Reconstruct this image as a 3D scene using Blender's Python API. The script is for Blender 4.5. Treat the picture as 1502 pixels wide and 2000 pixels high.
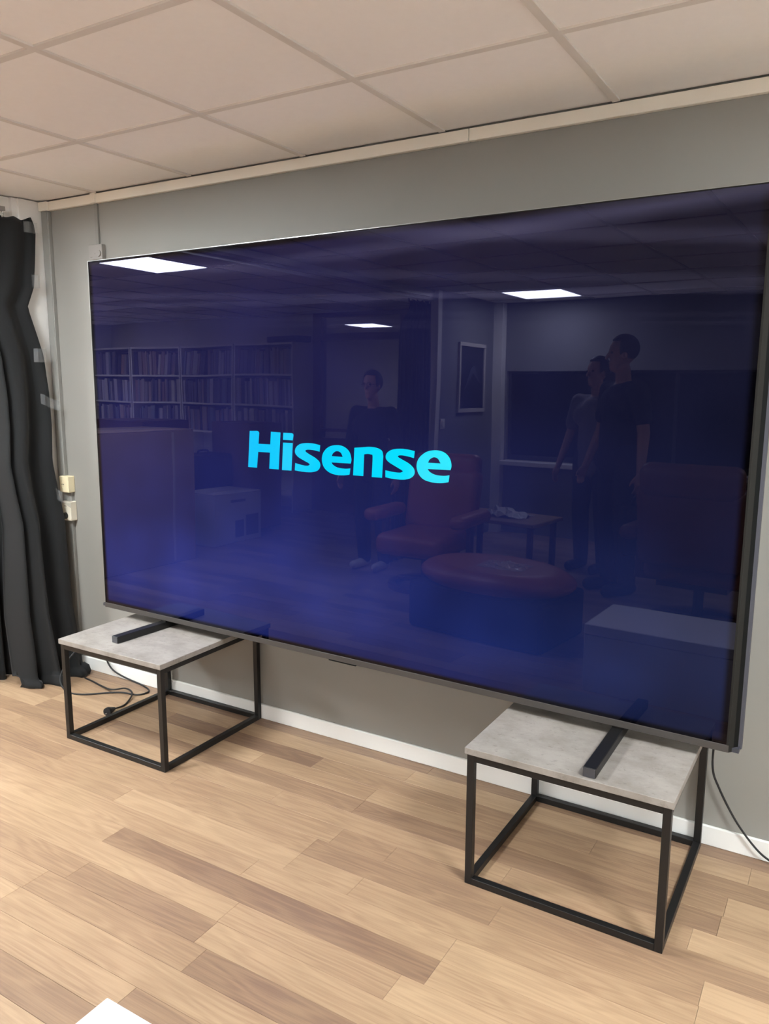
import bpy, bmesh, math, random, json
from mathutils import Vector, Matrix, Euler
random.seed(11)
scene = bpy.context.scene
for o in list(bpy.data.objects):
    bpy.data.objects.remove(o, do_unlink=True)
COL = scene.collection

# ------------------------------------------------------------------ camera
cam_d = bpy.data.cameras.new('camera'); cam = bpy.data.objects.new('camera', cam_d); COL.objects.link(cam)
YAW, PITCH, ROLL, FPX = 0.5403, -0.1685, 0.0026, 1536.36
f = Vector((-math.sin(YAW)*math.cos(PITCH), math.cos(YAW)*math.cos(PITCH), math.sin(PITCH)))
r = Vector((math.cos(YAW), math.sin(YAW), 0)); u = r.cross(f)
r2 = r*math.cos(ROLL)+u*math.sin(ROLL); u2 = -r*math.sin(ROLL)+u*math.cos(ROLL)
m = Matrix((r2, u2, -f)).transposed().to_4x4(); m.translation = Vector((1.5296, -2.6172, 1.5274))
cam.matrix_world = m
cam_d.sensor_fit = 'VERTICAL'; cam_d.sensor_height = 24.0; cam_d.lens = 24.0*FPX/2000.0
cam_d.clip_start = 0.03
scene.camera = cam

# ------------------------------------------------------------------ world, exposure, lamp strength
w = bpy.data.worlds.new('world'); scene.world = w; w.use_nodes = True
w.node_tree.nodes['Background'].inputs[0].default_value = (0.02, 0.022, 0.03, 1)
w.node_tree.nodes['Background'].inputs[1].default_value = 0.3
scene.view_settings.view_transform = 'Standard'; scene.view_settings.look = 'None'
scene.view_settings.gamma = 1.0; scene.view_settings.use_curve_mapping = False
scene.view_settings.exposure = 0.16
LAMP = 95.0                          # emission of the ceiling light diffusers
LAMP_COL = (0.90, 0.965, 1.0)
H = 2.369                            # ceiling height
GX, GY = 0.801, -0.5828              # ceiling grid origin
# ceiling lights (centres of 60 cm tiles): both rooms and the room behind the glazed door
LIGHTS = [('x', 2.301, -1.4828), ('x', 2.301, -5.0828), ('x', -1.299, -1.4828), ('x', -1.299, -5.0828), ('x', -3.099, -2.0828), ('x', -6.699, -2.0828), ('x', -7.299, -3.8828), ('x', -4.899, -7.4828)]  # the two leftmost panels are unseen, added to brighten the bookcases

# ------------------------------------------------------------------ helpers
def lin(c):
    return tuple(((v/255)/12.92 if v/255 <= 0.04045 else ((v/255+0.055)/1.055)**2.4) for v in c)
MATS = {}
def mat(name, rgb=None, rough=0.6, metal=0.0, spec=0.5, linear=None):
    if name in MATS: return MATS[name]
    m = bpy.data.materials.new(name); m.use_nodes = True; MATS[name] = m
    b = m.node_tree.nodes['Principled BSDF']
    c = linear if linear else lin(rgb)
    b.inputs['Base Color'].default_value = (*c, 1); b.inputs['Roughness'].default_value = rough
    b.inputs['Metallic'].default_value = metal; b.inputs['Specular IOR Level'].default_value = spec
    return m
def nd(m, t, **kw):
    n = m.node_tree.nodes.new(t)
    for k, v in kw.items():
        if k.startswith('i_'): n.inputs[k[2:].replace('_', ' ')].default_value = v
        else: setattr(n, k, v)
    return n
def ln(m, a, b): m.node_tree.links.new(a, b)
def bsdf(m): return m.node_tree.nodes['Principled BSDF']
def mottle(m, scale=8, amount=0.15, bump=0.0, bscale=None, detail=4):
    """slight procedural variation of the base colour and an optional fine bump"""
    b = bsdf(m); c = b.inputs['Base Color'].default_value[:]
    tc = nd(m, 'ShaderNodeTexCoord'); n = nd(m, 'ShaderNodeTexNoise'); n.inputs['Scale'].default_value = scale; n.inputs['Detail'].default_value = detail
    ln(m, tc.outputs['Object'], n.inputs['Vector'])
    mx = nd(m, 'ShaderNodeMix', data_type='RGBA')
    mx.inputs['A'].default_value = (*[v*(1-amount) for v in c[:3]], 1); mx.inputs['B'].default_value = (*[min(1, v*(1+amount)) for v in c[:3]], 1)
    ln(m, n.outputs['Fac'], mx.inputs['Factor']); ln(m, mx.outputs['Result'], b.inputs['Base Color'])
    if bump:
        n2 = nd(m, 'ShaderNodeTexNoise'); n2.inputs['Scale'].default_value = bscale or scale*10; n2.inputs['Detail'].default_value = 3
        ln(m, tc.outputs['Object'], n2.inputs['Vector'])
        bp = nd(m, 'ShaderNodeBump'); bp.inputs['Strength'].default_value = bump; bp.inputs['Distance'].default_value = 0.002
        ln(m, n2.outputs['Fac'], bp.inputs['Height']); ln(m, bp.outputs['Normal'], b.inputs['Normal'])
    return m

def bm_new(): return bmesh.new()
def bx(bm, x0, x1, y0, y1, z0, z1, bevel=0.0, seg=1, mtx=None):
    g = bmesh.ops.create_cube(bm, size=1.0)['verts']
    M = Matrix.Translation(((x0+x1)/2, (y0+y1)/2, (z0+z1)/2)) @ Matrix.Diagonal((abs(x1-x0), abs(y1-y0), abs(z1-z0), 1))
    bmesh.ops.transform(bm, matrix=M, verts=g)
    if bevel:
        es = list({e for v in g for e in v.link_edges})
        rb = bmesh.ops.bevel(bm, geom=es, offset=bevel, segments=seg, profile=0.5, affect='EDGES', clamp_overlap=True)
        g = list({v for fc in rb['faces'] for v in fc.verts} | {v for v in g if v.is_valid})
    if mtx is not None: bmesh.ops.transform(bm, matrix=mtx, verts=g)
    return g
def cyl(bm, p0, p1, r0, r1=None, seg=16, cap=True):
    p0, p1 = Vector(p0), Vector(p1); d = p1-p0; L = d.length
    q = d.to_track_quat('Z', 'Y').to_matrix().to_4x4()
    M = Matrix.Translation((p0+p1)/2) @ q
    return bmesh.ops.create_cone(bm, cap_ends=cap, segments=seg, radius1=r0, radius2=r0 if r1 is None else r1, depth=L, matrix=M)['verts']
def ball(bm, c, r, sx=1, sy=1, sz=1, seg=16, rings=10, mtx=None):
    M = Matrix.Translation(c) @ (mtx or Matrix.Identity(4)) @ Matrix.Diagonal((r*sx, r*sy, r*sz, 1))
    return bmesh.ops.create_uvsphere(bm, u_segments=seg, v_segments=rings, radius=1.0, matrix=M)['verts']
def spline(pts, n=8):
    P = [Vector(p) for p in pts]; out = []
    for i in range(len(P)-1):
        a, b = P[i], P[i+1]; p0 = P[i-1] if i else a*2-b; p3 = P[i+2] if i+2 < len(P) else b*2-a
        for k in range(n):
            t = k/n
            out.append(0.5*((2*a)+(-p0+b)*t+(2*p0-5*a+4*b-p3)*t*t+(-p0+3*a-3*b+p3)*t**3))
    out.append(P[-1]); return out
def tube(bm, pts, rad, seg=8, smooth=0):
    if smooth: pts = spline(pts, smooth)
    pts = [Vector(p) for p in pts]; rings = []
    for i, p in enumerate(pts):
        t = (pts[min(i+1, len(pts)-1)]-pts[max(i-1, 0)]).normalized()
        a = t.cross(Vector((0, 0, 1)));
        if a.length < 1e-3: a = t.cross(Vector((0, 1, 0)))
        a.normalize(); b = t.cross(a)
        rings.append([bm.verts.new(p+rad*(math.cos(2*math.pi*k/seg)*a+math.sin(2*math.pi*k/seg)*b)) for k in range(seg)])
    for i in range(len(rings)-1):
        for k in range(seg):
            bm.faces.new((rings[i][k], rings[i][(k+1) % seg], rings[i+1][(k+1) % seg], rings[i+1][k]))
    bm.faces.new(rings[0][::-1]); bm.faces.new(rings[-1])
def obj(name, bm, material, parent=None, smooth=False, loc=None, rot=None):
    me = bpy.data.meshes.new(name)
    bmesh.ops.recalc_face_normals(bm, faces=bm.faces); bm.to_mesh(me); bm.free()
    if smooth:
        for p in me.polygons: p.use_smooth = True
    me.materials.append(material)
    o = bpy.data.objects.new(name, me); COL.objects.link(o)
    if parent: o.parent = parent
    if loc is not None: o.location = loc
    if rot is not None: o.rotation_euler = rot
    return o
def mobj(name, me, parent=None, loc=None, rot=None):
    o = bpy.data.objects.new(name, me); COL.objects.link(o)
    if parent: o.parent = parent
    if loc is not None: o.location = loc
    if rot is not None: o.rotation_euler = rot
    return o
def tag(o, label=None, cat=None, group=None, kind=None):
    if label: o['label'] = label
    if cat: o['category'] = cat
    if group: o['group'] = group
    if kind: o['kind'] = kind
    return o
def thing(name, label, cat, loc=(0, 0, 0), rz=0.0, group=None):
    o = bpy.data.objects.new(name, None); COL.objects.link(o); o.empty_display_size = 0.1
    o.location = loc; o.rotation_euler = (0, 0, rz)
    return tag(o, label, cat, group)
def struct(name, bm, m, label=None, parent=None, smooth=False):
    o = obj(name, bm, m, parent, smooth)
    if parent is None: tag(o, label, None, None, 'structure')
    return o
def box_obj(name, m, parent, *a, **k):
    bm = bm_new(); bx(bm, *a, **k); return obj(name, bm, m, parent)

# ------------------------------------------------------------------ materials
m_wall = mottle(mat('wall_grey', (141, 138, 132), 0.62), 3, 0.03, 0.08, 260)
m_trim = mat('trim_cream', (250, 244, 230), 0.5); mottle(m_trim, 6, 0.02)
m_white = mat('white_paint', (232, 230, 226), 0.45); mottle(m_white, 5, 0.02)
m_base = mat('baseboard_white', (236, 235, 230), 0.4); mottle(m_base, 5, 0.02)
m_tile = mat('ceiling_tile', (250, 248, 245), 0.9); mottle(m_tile, 40, 0.02, 0.15, 700)
m_grid = mat('ceiling_grid', (224, 219, 212), 0.5); mottle(m_grid, 10, 0.01)
m_black = mat('black_steel', (17, 17, 17), 0.42); mottle(m_black, 30, 0.1, 0.05, 400)
m_rubber = mat('black_rubber', (22, 22, 23), 0.6); mottle(m_rubber, 30, 0.1)
m_tv_metal = mat('tv_metal', (66, 62, 59), 0.55, 0.0, 0.25); mottle(m_tv_metal, 3, 0.04)
m_tv_dark = mat('tv_dark', (15, 16, 16), 0.6, 0.0, 0.1); mottle(m_tv_dark, 20, 0.05)
m_tv_lip = mat('tv_lip_metal', (34, 33, 31), 0.6, 0.0, 0.12); mottle(m_tv_lip, 3, 0.04)
m_tv_side = mat('tv_side_metal', (66, 66, 72), 0.55, 0.0, 0.15); mottle(m_tv_side, 3, 0.04)
m_cream = mat('cream_plastic', (226, 212, 176), 0.45); mottle(m_cream, 8, 0.02)
m_ivory = mat('ivory_plastic', (222, 214, 194), 0.45); mottle(m_ivory, 8, 0.02)
m_greyplastic = mat('grey_painted_plastic', (146, 141, 136), 0.5); mottle(m_greyplastic, 8, 0.02)
m_trunk = mat('grey_painted_trunking', (132, 130, 125), 0.55); mottle(m_trunk, 6, 0.03)
m_hole = mat('dark_hole', (60, 52, 44), 0.7); mottle(m_hole, 8, 0.05)
m_metal = mat('chrome', (205, 205, 205), 0.18, 1.0); mottle(m_metal, 8, 0.02)

m_fab = mat('black_curtain_fabric', (8, 9, 10), 0.9); mottle(m_fab, 14, 0.18, 0.3, 900)
bsdf(m_fab).inputs['Sheen Weight'].default_value = 0.06; bsdf(m_fab).inputs['Sheen Roughness'].default_value = 0.5

# concrete-look table laminate
m_conc = mat('concrete_laminate', (196, 186, 175), 0.5)
def concrete(m):
    b = bsdf(m); tc = nd(m, 'ShaderNodeTexCoord')
    n1 = nd(m, 'ShaderNodeTexNoise'); n1.inputs['Scale'].default_value = 9; n1.inputs['Detail'].default_value = 8; n1.inputs['Roughness'].default_value = 0.65
    n2 = nd(m, 'ShaderNodeTexNoise'); n2.inputs['Scale'].default_value = 34; n2.inputs['Detail'].default_value = 8; n2.inputs['Roughness'].default_value = 0.75
    mp = nd(m, 'ShaderNodeMapping'); mp.inputs['Scale'].default_value = (1.0, 1.35, 1.0)
    ln(m, tc.outputs['Object'], mp.inputs['Vector'])
    for n in (n1, n2): ln(m, mp.outputs['Vector'], n.inputs['Vector'])
    r1 = nd(m, 'ShaderNodeValToRGB'); e = r1.color_ramp.elements
    e[0].position = 0.3; e[0].color = (*lin((124, 117, 109)), 1); e[1].position = 0.62; e[1].color = (*lin((152, 145, 138)), 1)
    ln(m, n1.outputs['Fac'], r1.inputs['Fac'])
    r2_ = nd(m, 'ShaderNodeValToRGB'); e = r2_.color_ramp.elements
    e[0].position = 0.33; e[0].color = (0.42, 0.40, 0.38, 1); e[1].position = 0.44; e[1].color = (1, 1, 1, 1)
    ln(m, n2.outputs['Fac'], r2_.inputs['Fac'])
    mx = nd(m, 'ShaderNodeMix', data_type='RGBA', blend_type='MULTIPLY'); mx.inputs['Factor'].default_value = 0.55
    ln(m, r1.outputs['Color'], mx.inputs['A']); ln(m, r2_.outputs['Color'], mx.inputs['B']); ln(m, mx.outputs['Result'], b.inputs['Base Color'])
concrete(m_conc)

# oak laminate strips: tone per plank comes from the object property "tone"
def oak(name, per_object=True):
    m = mat(name, (200, 165, 125), 0.42); b = bsdf(m); b.inputs['Specular IOR Level'].default_value = 0.4
    tc = nd(m, 'ShaderNodeTexCoord'); oi = nd(m, 'ShaderNodeObjectInfo')
    if per_object:
        off = nd(m, 'ShaderNodeVectorMath', operation='SCALE'); off.inputs[0].default_value = (17.0, 9.0, 5.0); ln(m, oi.outputs['Random'], off.inputs['Scale'])
        add = nd(m, 'ShaderNodeVectorMath', operation='ADD'); ln(m, tc.outputs['Object'], add.inputs[0]); ln(m, off.outputs['Vector'], add.inputs[1])
        vec = add.outputs['Vector']
        at = nd(m, 'ShaderNodeAttribute', attribute_type='OBJECT', attribute_name='tone'); tone = at.outputs['Fac']
    else:
        br = nd(m, 'ShaderNodeTexBrick'); br.inputs['Color1'].default_value = (0, 0, 0, 1); br.inputs['Color2'].default_value = (1, 1, 1, 1); br.inputs['Mortar'].default_value = (.3, .3, .3, 1)
        br.inputs['Scale'].default_value = 1.0; br.inputs['Mortar Size'].default_value = 0.0006; br.inputs['Brick Width'].default_value = 0.85; br.inputs['Row Height'].default_value = 0.0963
        ln(m, tc.outputs['Object'], br.inputs['Vector']); vec = tc.outputs['Object']; tone = br.outputs['Color']
    # fine straight grain
    mp = nd(m, 'ShaderNodeMapping'); mp.inputs['Scale'].default_value = (1.5, 70.0, 1.0); ln(m, vec, mp.inputs['Vector'])
    n1 = nd(m, 'ShaderNodeTexNoise'); n1.inputs['Scale'].default_value = 3.0; n1.inputs['Detail'].default_value = 6; n1.inputs['Roughness'].default_value = 0.6; ln(m, mp.outputs['Vector'], n1.inputs['Vector'])
    # cathedral figure: iso-lines of a stretched noise field
    mp2 = nd(m, 'ShaderNodeMapping'); mp2.inputs['Scale'].default_value = (1.3, 11.0, 1.0); ln(m, vec, mp2.inputs['Vector'])
    n2 = nd(m, 'ShaderNodeTexNoise'); n2.inputs['Scale'].default_value = 1.0; n2.inputs['Detail'].default_value = 2.5; ln(m, mp2.outputs['Vector'], n2.inputs['Vector'])
    mu = nd(m, 'ShaderNodeMath', operation='MULTIPLY'); mu.inputs[1].default_value = 70.0; ln(m, n2.outputs['Fac'], mu.inputs[0])
    sn = nd(m, 'ShaderNodeMath', operation='SINE'); ln(m, mu.outputs[0], sn.inputs[0])
    sm = nd(m, 'ShaderNodeMath', operation='MULTIPLY_ADD'); sm.inputs[1].default_value = 0.5; sm.inputs[2].default_value = 0.5; ln(m, sn.outputs[0], sm.inputs[0])
    mp3 = nd(m, 'ShaderNodeMapping'); mp3.inputs['Scale'].default_value = (0.8, 6.0, 1.0); ln(m, vec, mp3.inputs['Vector'])
    n3 = nd(m, 'ShaderNodeTexNoise'); n3.inputs['Scale'].default_value = 1.3; n3.inputs['Detail'].default_value = 2; ln(m, mp3.outputs['Vector'], n3.inputs['Vector'])
    rp = nd(m, 'ShaderNodeValToRGB'); e = rp.color_ramp.elements
    e[0].position = 0.0; e[0].color = (*lin((121, 95, 77)), 1); e[1].position = 1.0; e[1].color = (*lin((173, 145, 115)), 1)
    mid = rp.color_ramp.elements.new(0.5); mid.color = (*lin((150, 122, 96)), 1)
    # position on the ramp = tone + streaks
    a1 = nd(m, 'ShaderNodeMath', operation='MULTIPLY_ADD'); a1.inputs[1].default_value = 0.85; a1.inputs[2].default_value = -0.425; ln(m, n1.outputs['Fac'], a1.inputs[0])
    a2 = nd(m, 'ShaderNodeMath', operation='MULTIPLY_ADD'); a2.inputs[1].default_value = 0.6; a2.inputs[2].default_value = -0.30; ln(m, n3.outputs['Fac'], a2.inputs[0])
    a3 = nd(m, 'ShaderNodeMath', operation='MULTIPLY_ADD'); a3.inputs[1].default_value = 0.20; a3.inputs[2].default_value = -0.10; ln(m, sm.outputs[0], a3.inputs[0])
    s1 = nd(m, 'ShaderNodeMath', operation='ADD'); ln(m, a1.outputs[0], s1.inputs[0]); ln(m, a2.outputs[0], s1.inputs[1])
    s2 = nd(m, 'ShaderNodeMath', operation='ADD'); ln(m, s1.outputs[0], s2.inputs[0]); ln(m, a3.outputs[0], s2.inputs[1])
    s3 = nd(m, 'ShaderNodeMath', operation='ADD'); ln(m, s2.outputs[0], s3.inputs[0]); ln(m, tone, s3.inputs[1])
    ln(m, s3.outputs[0], rp.inputs['Fac']); ln(m, rp.outputs['Color'], b.inputs['Base Color'])
    bp = nd(m, 'ShaderNodeBump'); bp.inputs['Strength'].default_value = 0.06; bp.inputs['Distance'].default_value = 0.001; ln(m, n1.outputs['Fac'], bp.inputs['Height']); ln(m, bp.outputs['Normal'], b.inputs['Normal'])
    return m
m_oak = oak('oak_strip'); m_oak_far = oak('oak_floor_far', False)

m_diff = bpy.data.materials.new('lamp_diffuser'); m_diff.use_nodes = True
b = bsdf(m_diff); b.inputs['Base Color'].default_value = (0.9, 0.9, 0.88, 1); b.inputs['Emission Color'].default_value = (*LAMP_COL, 1); b.inputs['Emission Strength'].default_value = LAMP

# ================================================================== STRUCTURE
XL, XR, YB = -8.2, 3.3, -5.65        # left room's end wall, right wall, back wall
PX = -2.0                            # partition plane (faces +x)
# ---- floor: base + oak strips laid one by one where the photograph shows them
ZX0, ZX1, ZY0, ZY1 = -2.35, 2.45, -2.1936, 0.0
bm = bm_new(); bx(bm, XL, XR, -9.2, 0.1, -0.06, -0.0085)
floor = struct('floor', bm, mat('floor_underlay', (120, 95, 70), 0.8), 'light oak two-strip laminate floor running along the grey wall')
bm = bm_new()
bx(bm, XL, XR, -9.2, ZY0, -0.0085, 0); bx(bm, XL, ZX0, ZY0, 0.0, -0.0085, 0); bx(bm, ZX1, XR, ZY0, 0.0, -0.0085, 0)
far = struct('floor_field', bm, m_oak_far, None, floor)
PITCH_Y = 0.0963
T = {'d': 0.18, 'm': 0.50, 'l': 0.84, 'x': 0.65, 'n': 0.34}
ROWS = {  # row: (joints, tones)
 -1: ([-1.3, 0.2, 1.5], 'dddd'), 0: ([-1.4, -0.75, 0.153, 1.363], 'mxxlx'), 1: ([-1.055, -0.221, 0.9], 'mdmm'), 2: ([-1.7, -0.45, 0.096, 1.32], 'mlxml'),
 3: ([-1.69, -1.21, 0.10, 1.316], 'lnnnx'), 4: ([-1.2, -0.2, 0.711, 1.255], 'mxxxl'), 5: ([-1.62, -0.6, 0.138, 0.346], 'xmmnn'), 6: ([-1.135, 0.094, 0.755, 1.316], 'nmnnl'),
 7: ([-1.75, -0.69, 0.095, 0.338, 1.318], 'xmlxxl'), 8: ([-1.4, 0.0, 0.703, 1.6], 'mxxll'), 9: ([-1.3, -0.516, 0.703, 1.5], 'mldxm'), 10: ([-1.2, 0.086, 0.638, 1.4], 'mxxlm'),
 11: ([-1.5, -0.453, 0.09, 0.9], 'mmnxm'), 12: ([-1.3, -0.527, 0.14, 0.98], 'mxmdm'), 13: ([-0.53, 0.9], 'lxx'), 14: ([-0.9, 0.083, 0.8], 'mxnm'), 15: ([-1.0, 0.2], 'nnx')}
lengths = {}
for row in range(-1, 22):
    y1 = -0.075-PITCH_Y*row; y0 = y1-PITCH_Y
    if row == -1: y1 = 0.0
    joints, tones = ROWS.get(row, (None, None))
    if joints is None:
        joints = []; x = ZX0+random.uniform(0.3, 0.9)
        while x < ZX1-0.2: joints.append(x); x += random.uniform(0.55, 1.2)
        tones = ''.join(random.choice('dnmxl') for _ in range(len(joints)+1))
    xs = [ZX0]+[j for j in joints if ZX0 < j < ZX1]+[ZX1]
    for i in range(len(xs)-1):
        bm = bm_new(); L = xs[i+1]-xs[i]; wd = y1-y0
        bx(bm, -L/2+0.0003, L/2-0.0003, -wd/2+0.0003, wd/2-0.0003, -0.008, 0, bevel=0.0004)
        p = obj('plank', bm, m_oak, floor, loc=((xs[i]+xs[i+1])/2, (y0+y1)/2, 0))
        p['tone'] = T[tones[i]]+random.uniform(-0.06, 0.06)

# ---- walls
bm = bm_new(); bx(bm, PX-0.12, XR+0.1, 0, 0.12, 0, H+0.05); wall_tv = struct('wall_back', bm, m_wall, 'mid grey painted wall behind the television')
bm = bm_new(); bx(bm, XL-0.1, PX-0.12, 0, 0.12, 0, H+0.05); struct('wall_side_room', bm, m_white, 'white wall of the side room behind the black curtain')
bm = bm_new(); bx(bm, XR, XR+0.1, -9.2, 0, 0, H+0.05); struct('wall_right', bm, m_white, 'white painted wall at the right end of the room')
bm = bm_new(); bx(bm, XL-0.1, XL, -9.2, 0, 0, H+0.05); struct('wall_left', bm, m_white, 'white end wall of the side room')
# front wall (behind the camera) with an opening for the glazed door and the window
DX0, DX1 = -4.46, -3.06
WX0, WX1, WZ0, WZ1 = -1.88, 2.6, 0.76, 1.70
m_dwall = mottle(mat('wall_dark_grey', (128, 128, 130), 0.7), 3, 0.04)
m_swall = mottle(mat('wall_warm_white', (226, 218, 208), 0.7), 3, 0.03)
bm = bm_new(); bx(bm, XL, DX0, YB-0.12, YB, 0, H+0.05); bx(bm, DX1, PX-0.12, YB-0.12, YB, 0, H+0.05); struct('wall_side_room_front', bm, m_swall, 'warm white wall behind the bookcases, seen mirrored in the screen')
bm = bm_new(); bx(bm, PX-0.12, WX0, YB-0.12, YB, 0, H+0.05); bx(bm, WX1, XR, YB-0.12, YB, 0, H+0.05); bx(bm, WX0, WX1, YB-0.12, YB, 0, WZ0); bx(bm, WX0, WX1, YB-0.12, YB, WZ1, H+0.05)
struct('wall_front', bm, m_dwall, 'dark grey wall with the night window, seen mirrored in the screen')
# partition with a wide curtained opening: jamb beside the tv wall, lintel, solid wall further back
bm = bm_new(); bx(bm, PX-0.10, PX, -0.135, -0.0, 0, H); bx(bm, PX-0.11, PX-0.012, -0.165, -0.135, 0, H); jamb = struct('trim_1', bm, m_white, 'white painted jamb between the grey wall and the black curtain')
bm = bm_new(); bx(bm, PX-0.10, PX-0.03, -4.35, -0.165, 2.275, H); struct('trim_2', bm, m_white, 'white lintel above the curtained opening')
bm = bm_new(); bx(bm, PX-0.12, PX, YB, -4.42, 0, H+0.05); struct('wall_partition', bm, m_dwall, 'dark grey partition wall with the framed picture, seen mirrored in the screen')
bm = bm_new(); bx(bm, PX-0.13, PX+0.012, -4.42, -4.35, 0, H); struct('trim_3', bm, m_white, 'white end post of the partition beside the far black curtain')
bm = bm_new(); bx(bm, PX, PX+0.10, YB, YB+0.09, 0, H); struct('trim_4', bm, m_white, 'white boxed pipe in the corner beside the night window')
# far room behind the glazed door
bm = bm_new(); bx(bm, XL, XR, -9.3, -9.2, 0, H+0.05); struct('wall_far_room', bm, m_swall, 'pale wall of the room beyond the glazed door')
bm = bm_new(); bx(bm, PX-0.9, PX-0.8, -9.2, YB-0.12, 0, H+0.05); struct('wall_far_room_side', bm, m_dwall, 'dark side wall of the room beyond the glazed door')

# ---- ceiling: tiles, grid bars, lights
bm = bm_new(); bx(bm, XL-0.1, XR+0.1, -9.3, 0.12, H+0.06, H+0.1)
ceiling = struct('ceiling', bm, m_tile, 'suspended ceiling of square white mineral tiles in a grey metal grid')
xlines = [GX+0.6*k for k in range(-14, 5)]; ylines = [GY-0.6*k for k in range(0, 15)]
light_cells = {(round(x, 2), round(y, 2)) for _, x, y in LIGHTS}
tmesh = {}
def tile(x0, x1, y0, y1):
    wx, wy = round(x1-x0-0.022, 4), round(y1-y0-0.022, 4)
    if (wx, wy) not in tmesh:
        bm = bm_new(); bx(bm, -wx/2, wx/2, -wy/2, wy/2, 0.006, 0.02); me = bpy.data.meshes.new('ceiling_tile'); bm.to_mesh(me); bm.free(); me.materials.append(m_tile); tmesh[(wx, wy)] = me
    mobj('ceiling_tile', tmesh[(wx, wy)], ceiling, ((x0+x1)/2, (y0+y1)/2, H))
xe = [x for x in xlines if XL < x < XR]; xe = [XL]+xe+[XR]
ye = [0.0]+[y for y in ylines if y > -9.2]+[-9.2]
far_tiles = bm_new()
for i in range(len(xe)-1):
    for j in range(len(ye)-1):
        c = (round((xe[i]+xe[i+1])/2, 2), round((ye[j]+ye[j+1])/2, 2))
        if c in light_cells: continue
        if ye[j] > -5.5: tile(xe[i], xe[i+1], ye[j+1], ye[j])
        else: bx(far_tiles, xe[i]+0.011, xe[i+1]-0.011, ye[j+1]+0.011, ye[j]-0.011, H+0.004, H+0.02)
obj('ceiling_tile_field', far_tiles, m_tile, ceiling)['kind'] = 'stuff'
for x in xe[1:-1]: box_obj('grid_bar', m_grid, ceiling, x-0.012, x+0.012, -9.2, -0.02, H, H+0.03)
for y in ye[1:-1]: box_obj('grid_bar', m_grid, ceiling, XL, XR, y-0.0119, y+0.0119, H+0.0003, H+0.03)
LLAB = ['recessed square ceiling light above the right end of the room', 'recessed square ceiling light behind the camera by the night window', 'recessed square ceiling light above the black curtain and the left table', 'recessed square ceiling light mirrored in the right half of the screen',
        'recessed square ceiling light mirrored in the top left corner of the screen', 'added unseen square ceiling light over the far end of the side room', 'added unseen square ceiling light in front of the last bookcase', 'small bright ceiling light mirrored beyond the glazed door']
m_lframe = mat('lamp_frame_white', (235, 235, 232), 0.4); mottle(m_lframe, 5, 0.02)
for (k, x, y), lab in zip(LIGHTS, LLAB):
    t = thing('ceiling_light', lab, 'ceiling light', (x, y, H), 0, 'recessed ceiling lights')
    bm = bm_new()
    for a in ((-0.287, 0.287, -0.287, -0.272), (-0.287, 0.287, 0.272, 0.287), (-0.287, -0.272, -0.272, 0.272), (0.272, 0.287, -0.272, 0.272)): bx(bm, *a, 0.0006, 0.03)
    obj('frame', bm, m_lframe, t)
    box_obj('diffuser', m_diff, t, -0.272, 0.272, -0.272, 0.272, 0.004, 0.02)

# ---- cornice along the tv wall (butt joint), baseboards, trunking
ZT = 2.326
def trimbar(name, lab, x0, x1, mm=m_trim):
    bm = bm_new(); bx(bm, x0, x1, -0.02, 0, ZT, H-0.0025, bevel=0.0015); return struct(name, bm, mm, lab)
trimbar('trim_5', 'cream cornice strip above the left half of the television', -1.935, 0.3005)
trimbar('trim_6', 'cream cornice strip above the right half of the television', 0.3030, XR)
bm = bm_new(); bx(bm, -1.995, -1.9365, -0.033, 0, ZT, H-0.0025, bevel=0.001); struct('trim_7', bm, m_trim, 'short cream cornice block in the corner above the grey trunking')
bm = bm_new(); bx(bm, -1.935, XR, -0.012, 0, 0, 0.067, bevel=0.002); struct('baseboard_back', bm, m_base, 'white baseboard along the grey wall under the television')
bm = bm_new(); bx(bm, XR-0.012, XR, YB, -0.012, 0, 0.067); struct('baseboard_right', bm, m_base, 'white baseboard along the right wall')
bm = bm_new(); bx(bm, -1.994, -1.943, -0.021, 0, 1.02, ZT, bevel=0.002); bx(bm, -1.990, -1.947, -0.0235, -0.02, 1.02, ZT, bevel=0.001)
tag(obj('cable_trunking', bm, m_trunk), 'grey painted vertical trunking in the corner beside the black curtain', 'trunking')
bm = bm_new(); bx(bm, -1.620, -1.599, -0.011, 0, 2.14, ZT, bevel=0.001)
tag(obj('cable_conduit', bm, m_trunk), 'thin grey conduit running from the cornice down to the thermostat', 'conduit')
bm = bm_new(); bx(bm, -1.626, -1.593, -0.0265, -0.0, ZT+0.0005, H, bevel=0.001); struct('trim_8', bm, m_trim, 'small cream cornice sleeve above the thin conduit')

# ================================================================== TELEVISION
tv = thing('television', 'huge flat television with a glowing cyan brand logo on a dark blue screen', 'television', (-0.0443, -0.297, 0.446))
tv.rotation_euler = (-0.008, 0, -0.0219)
TX, TZ0, TZ1 = 1.339, 0.037, 1.575
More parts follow.
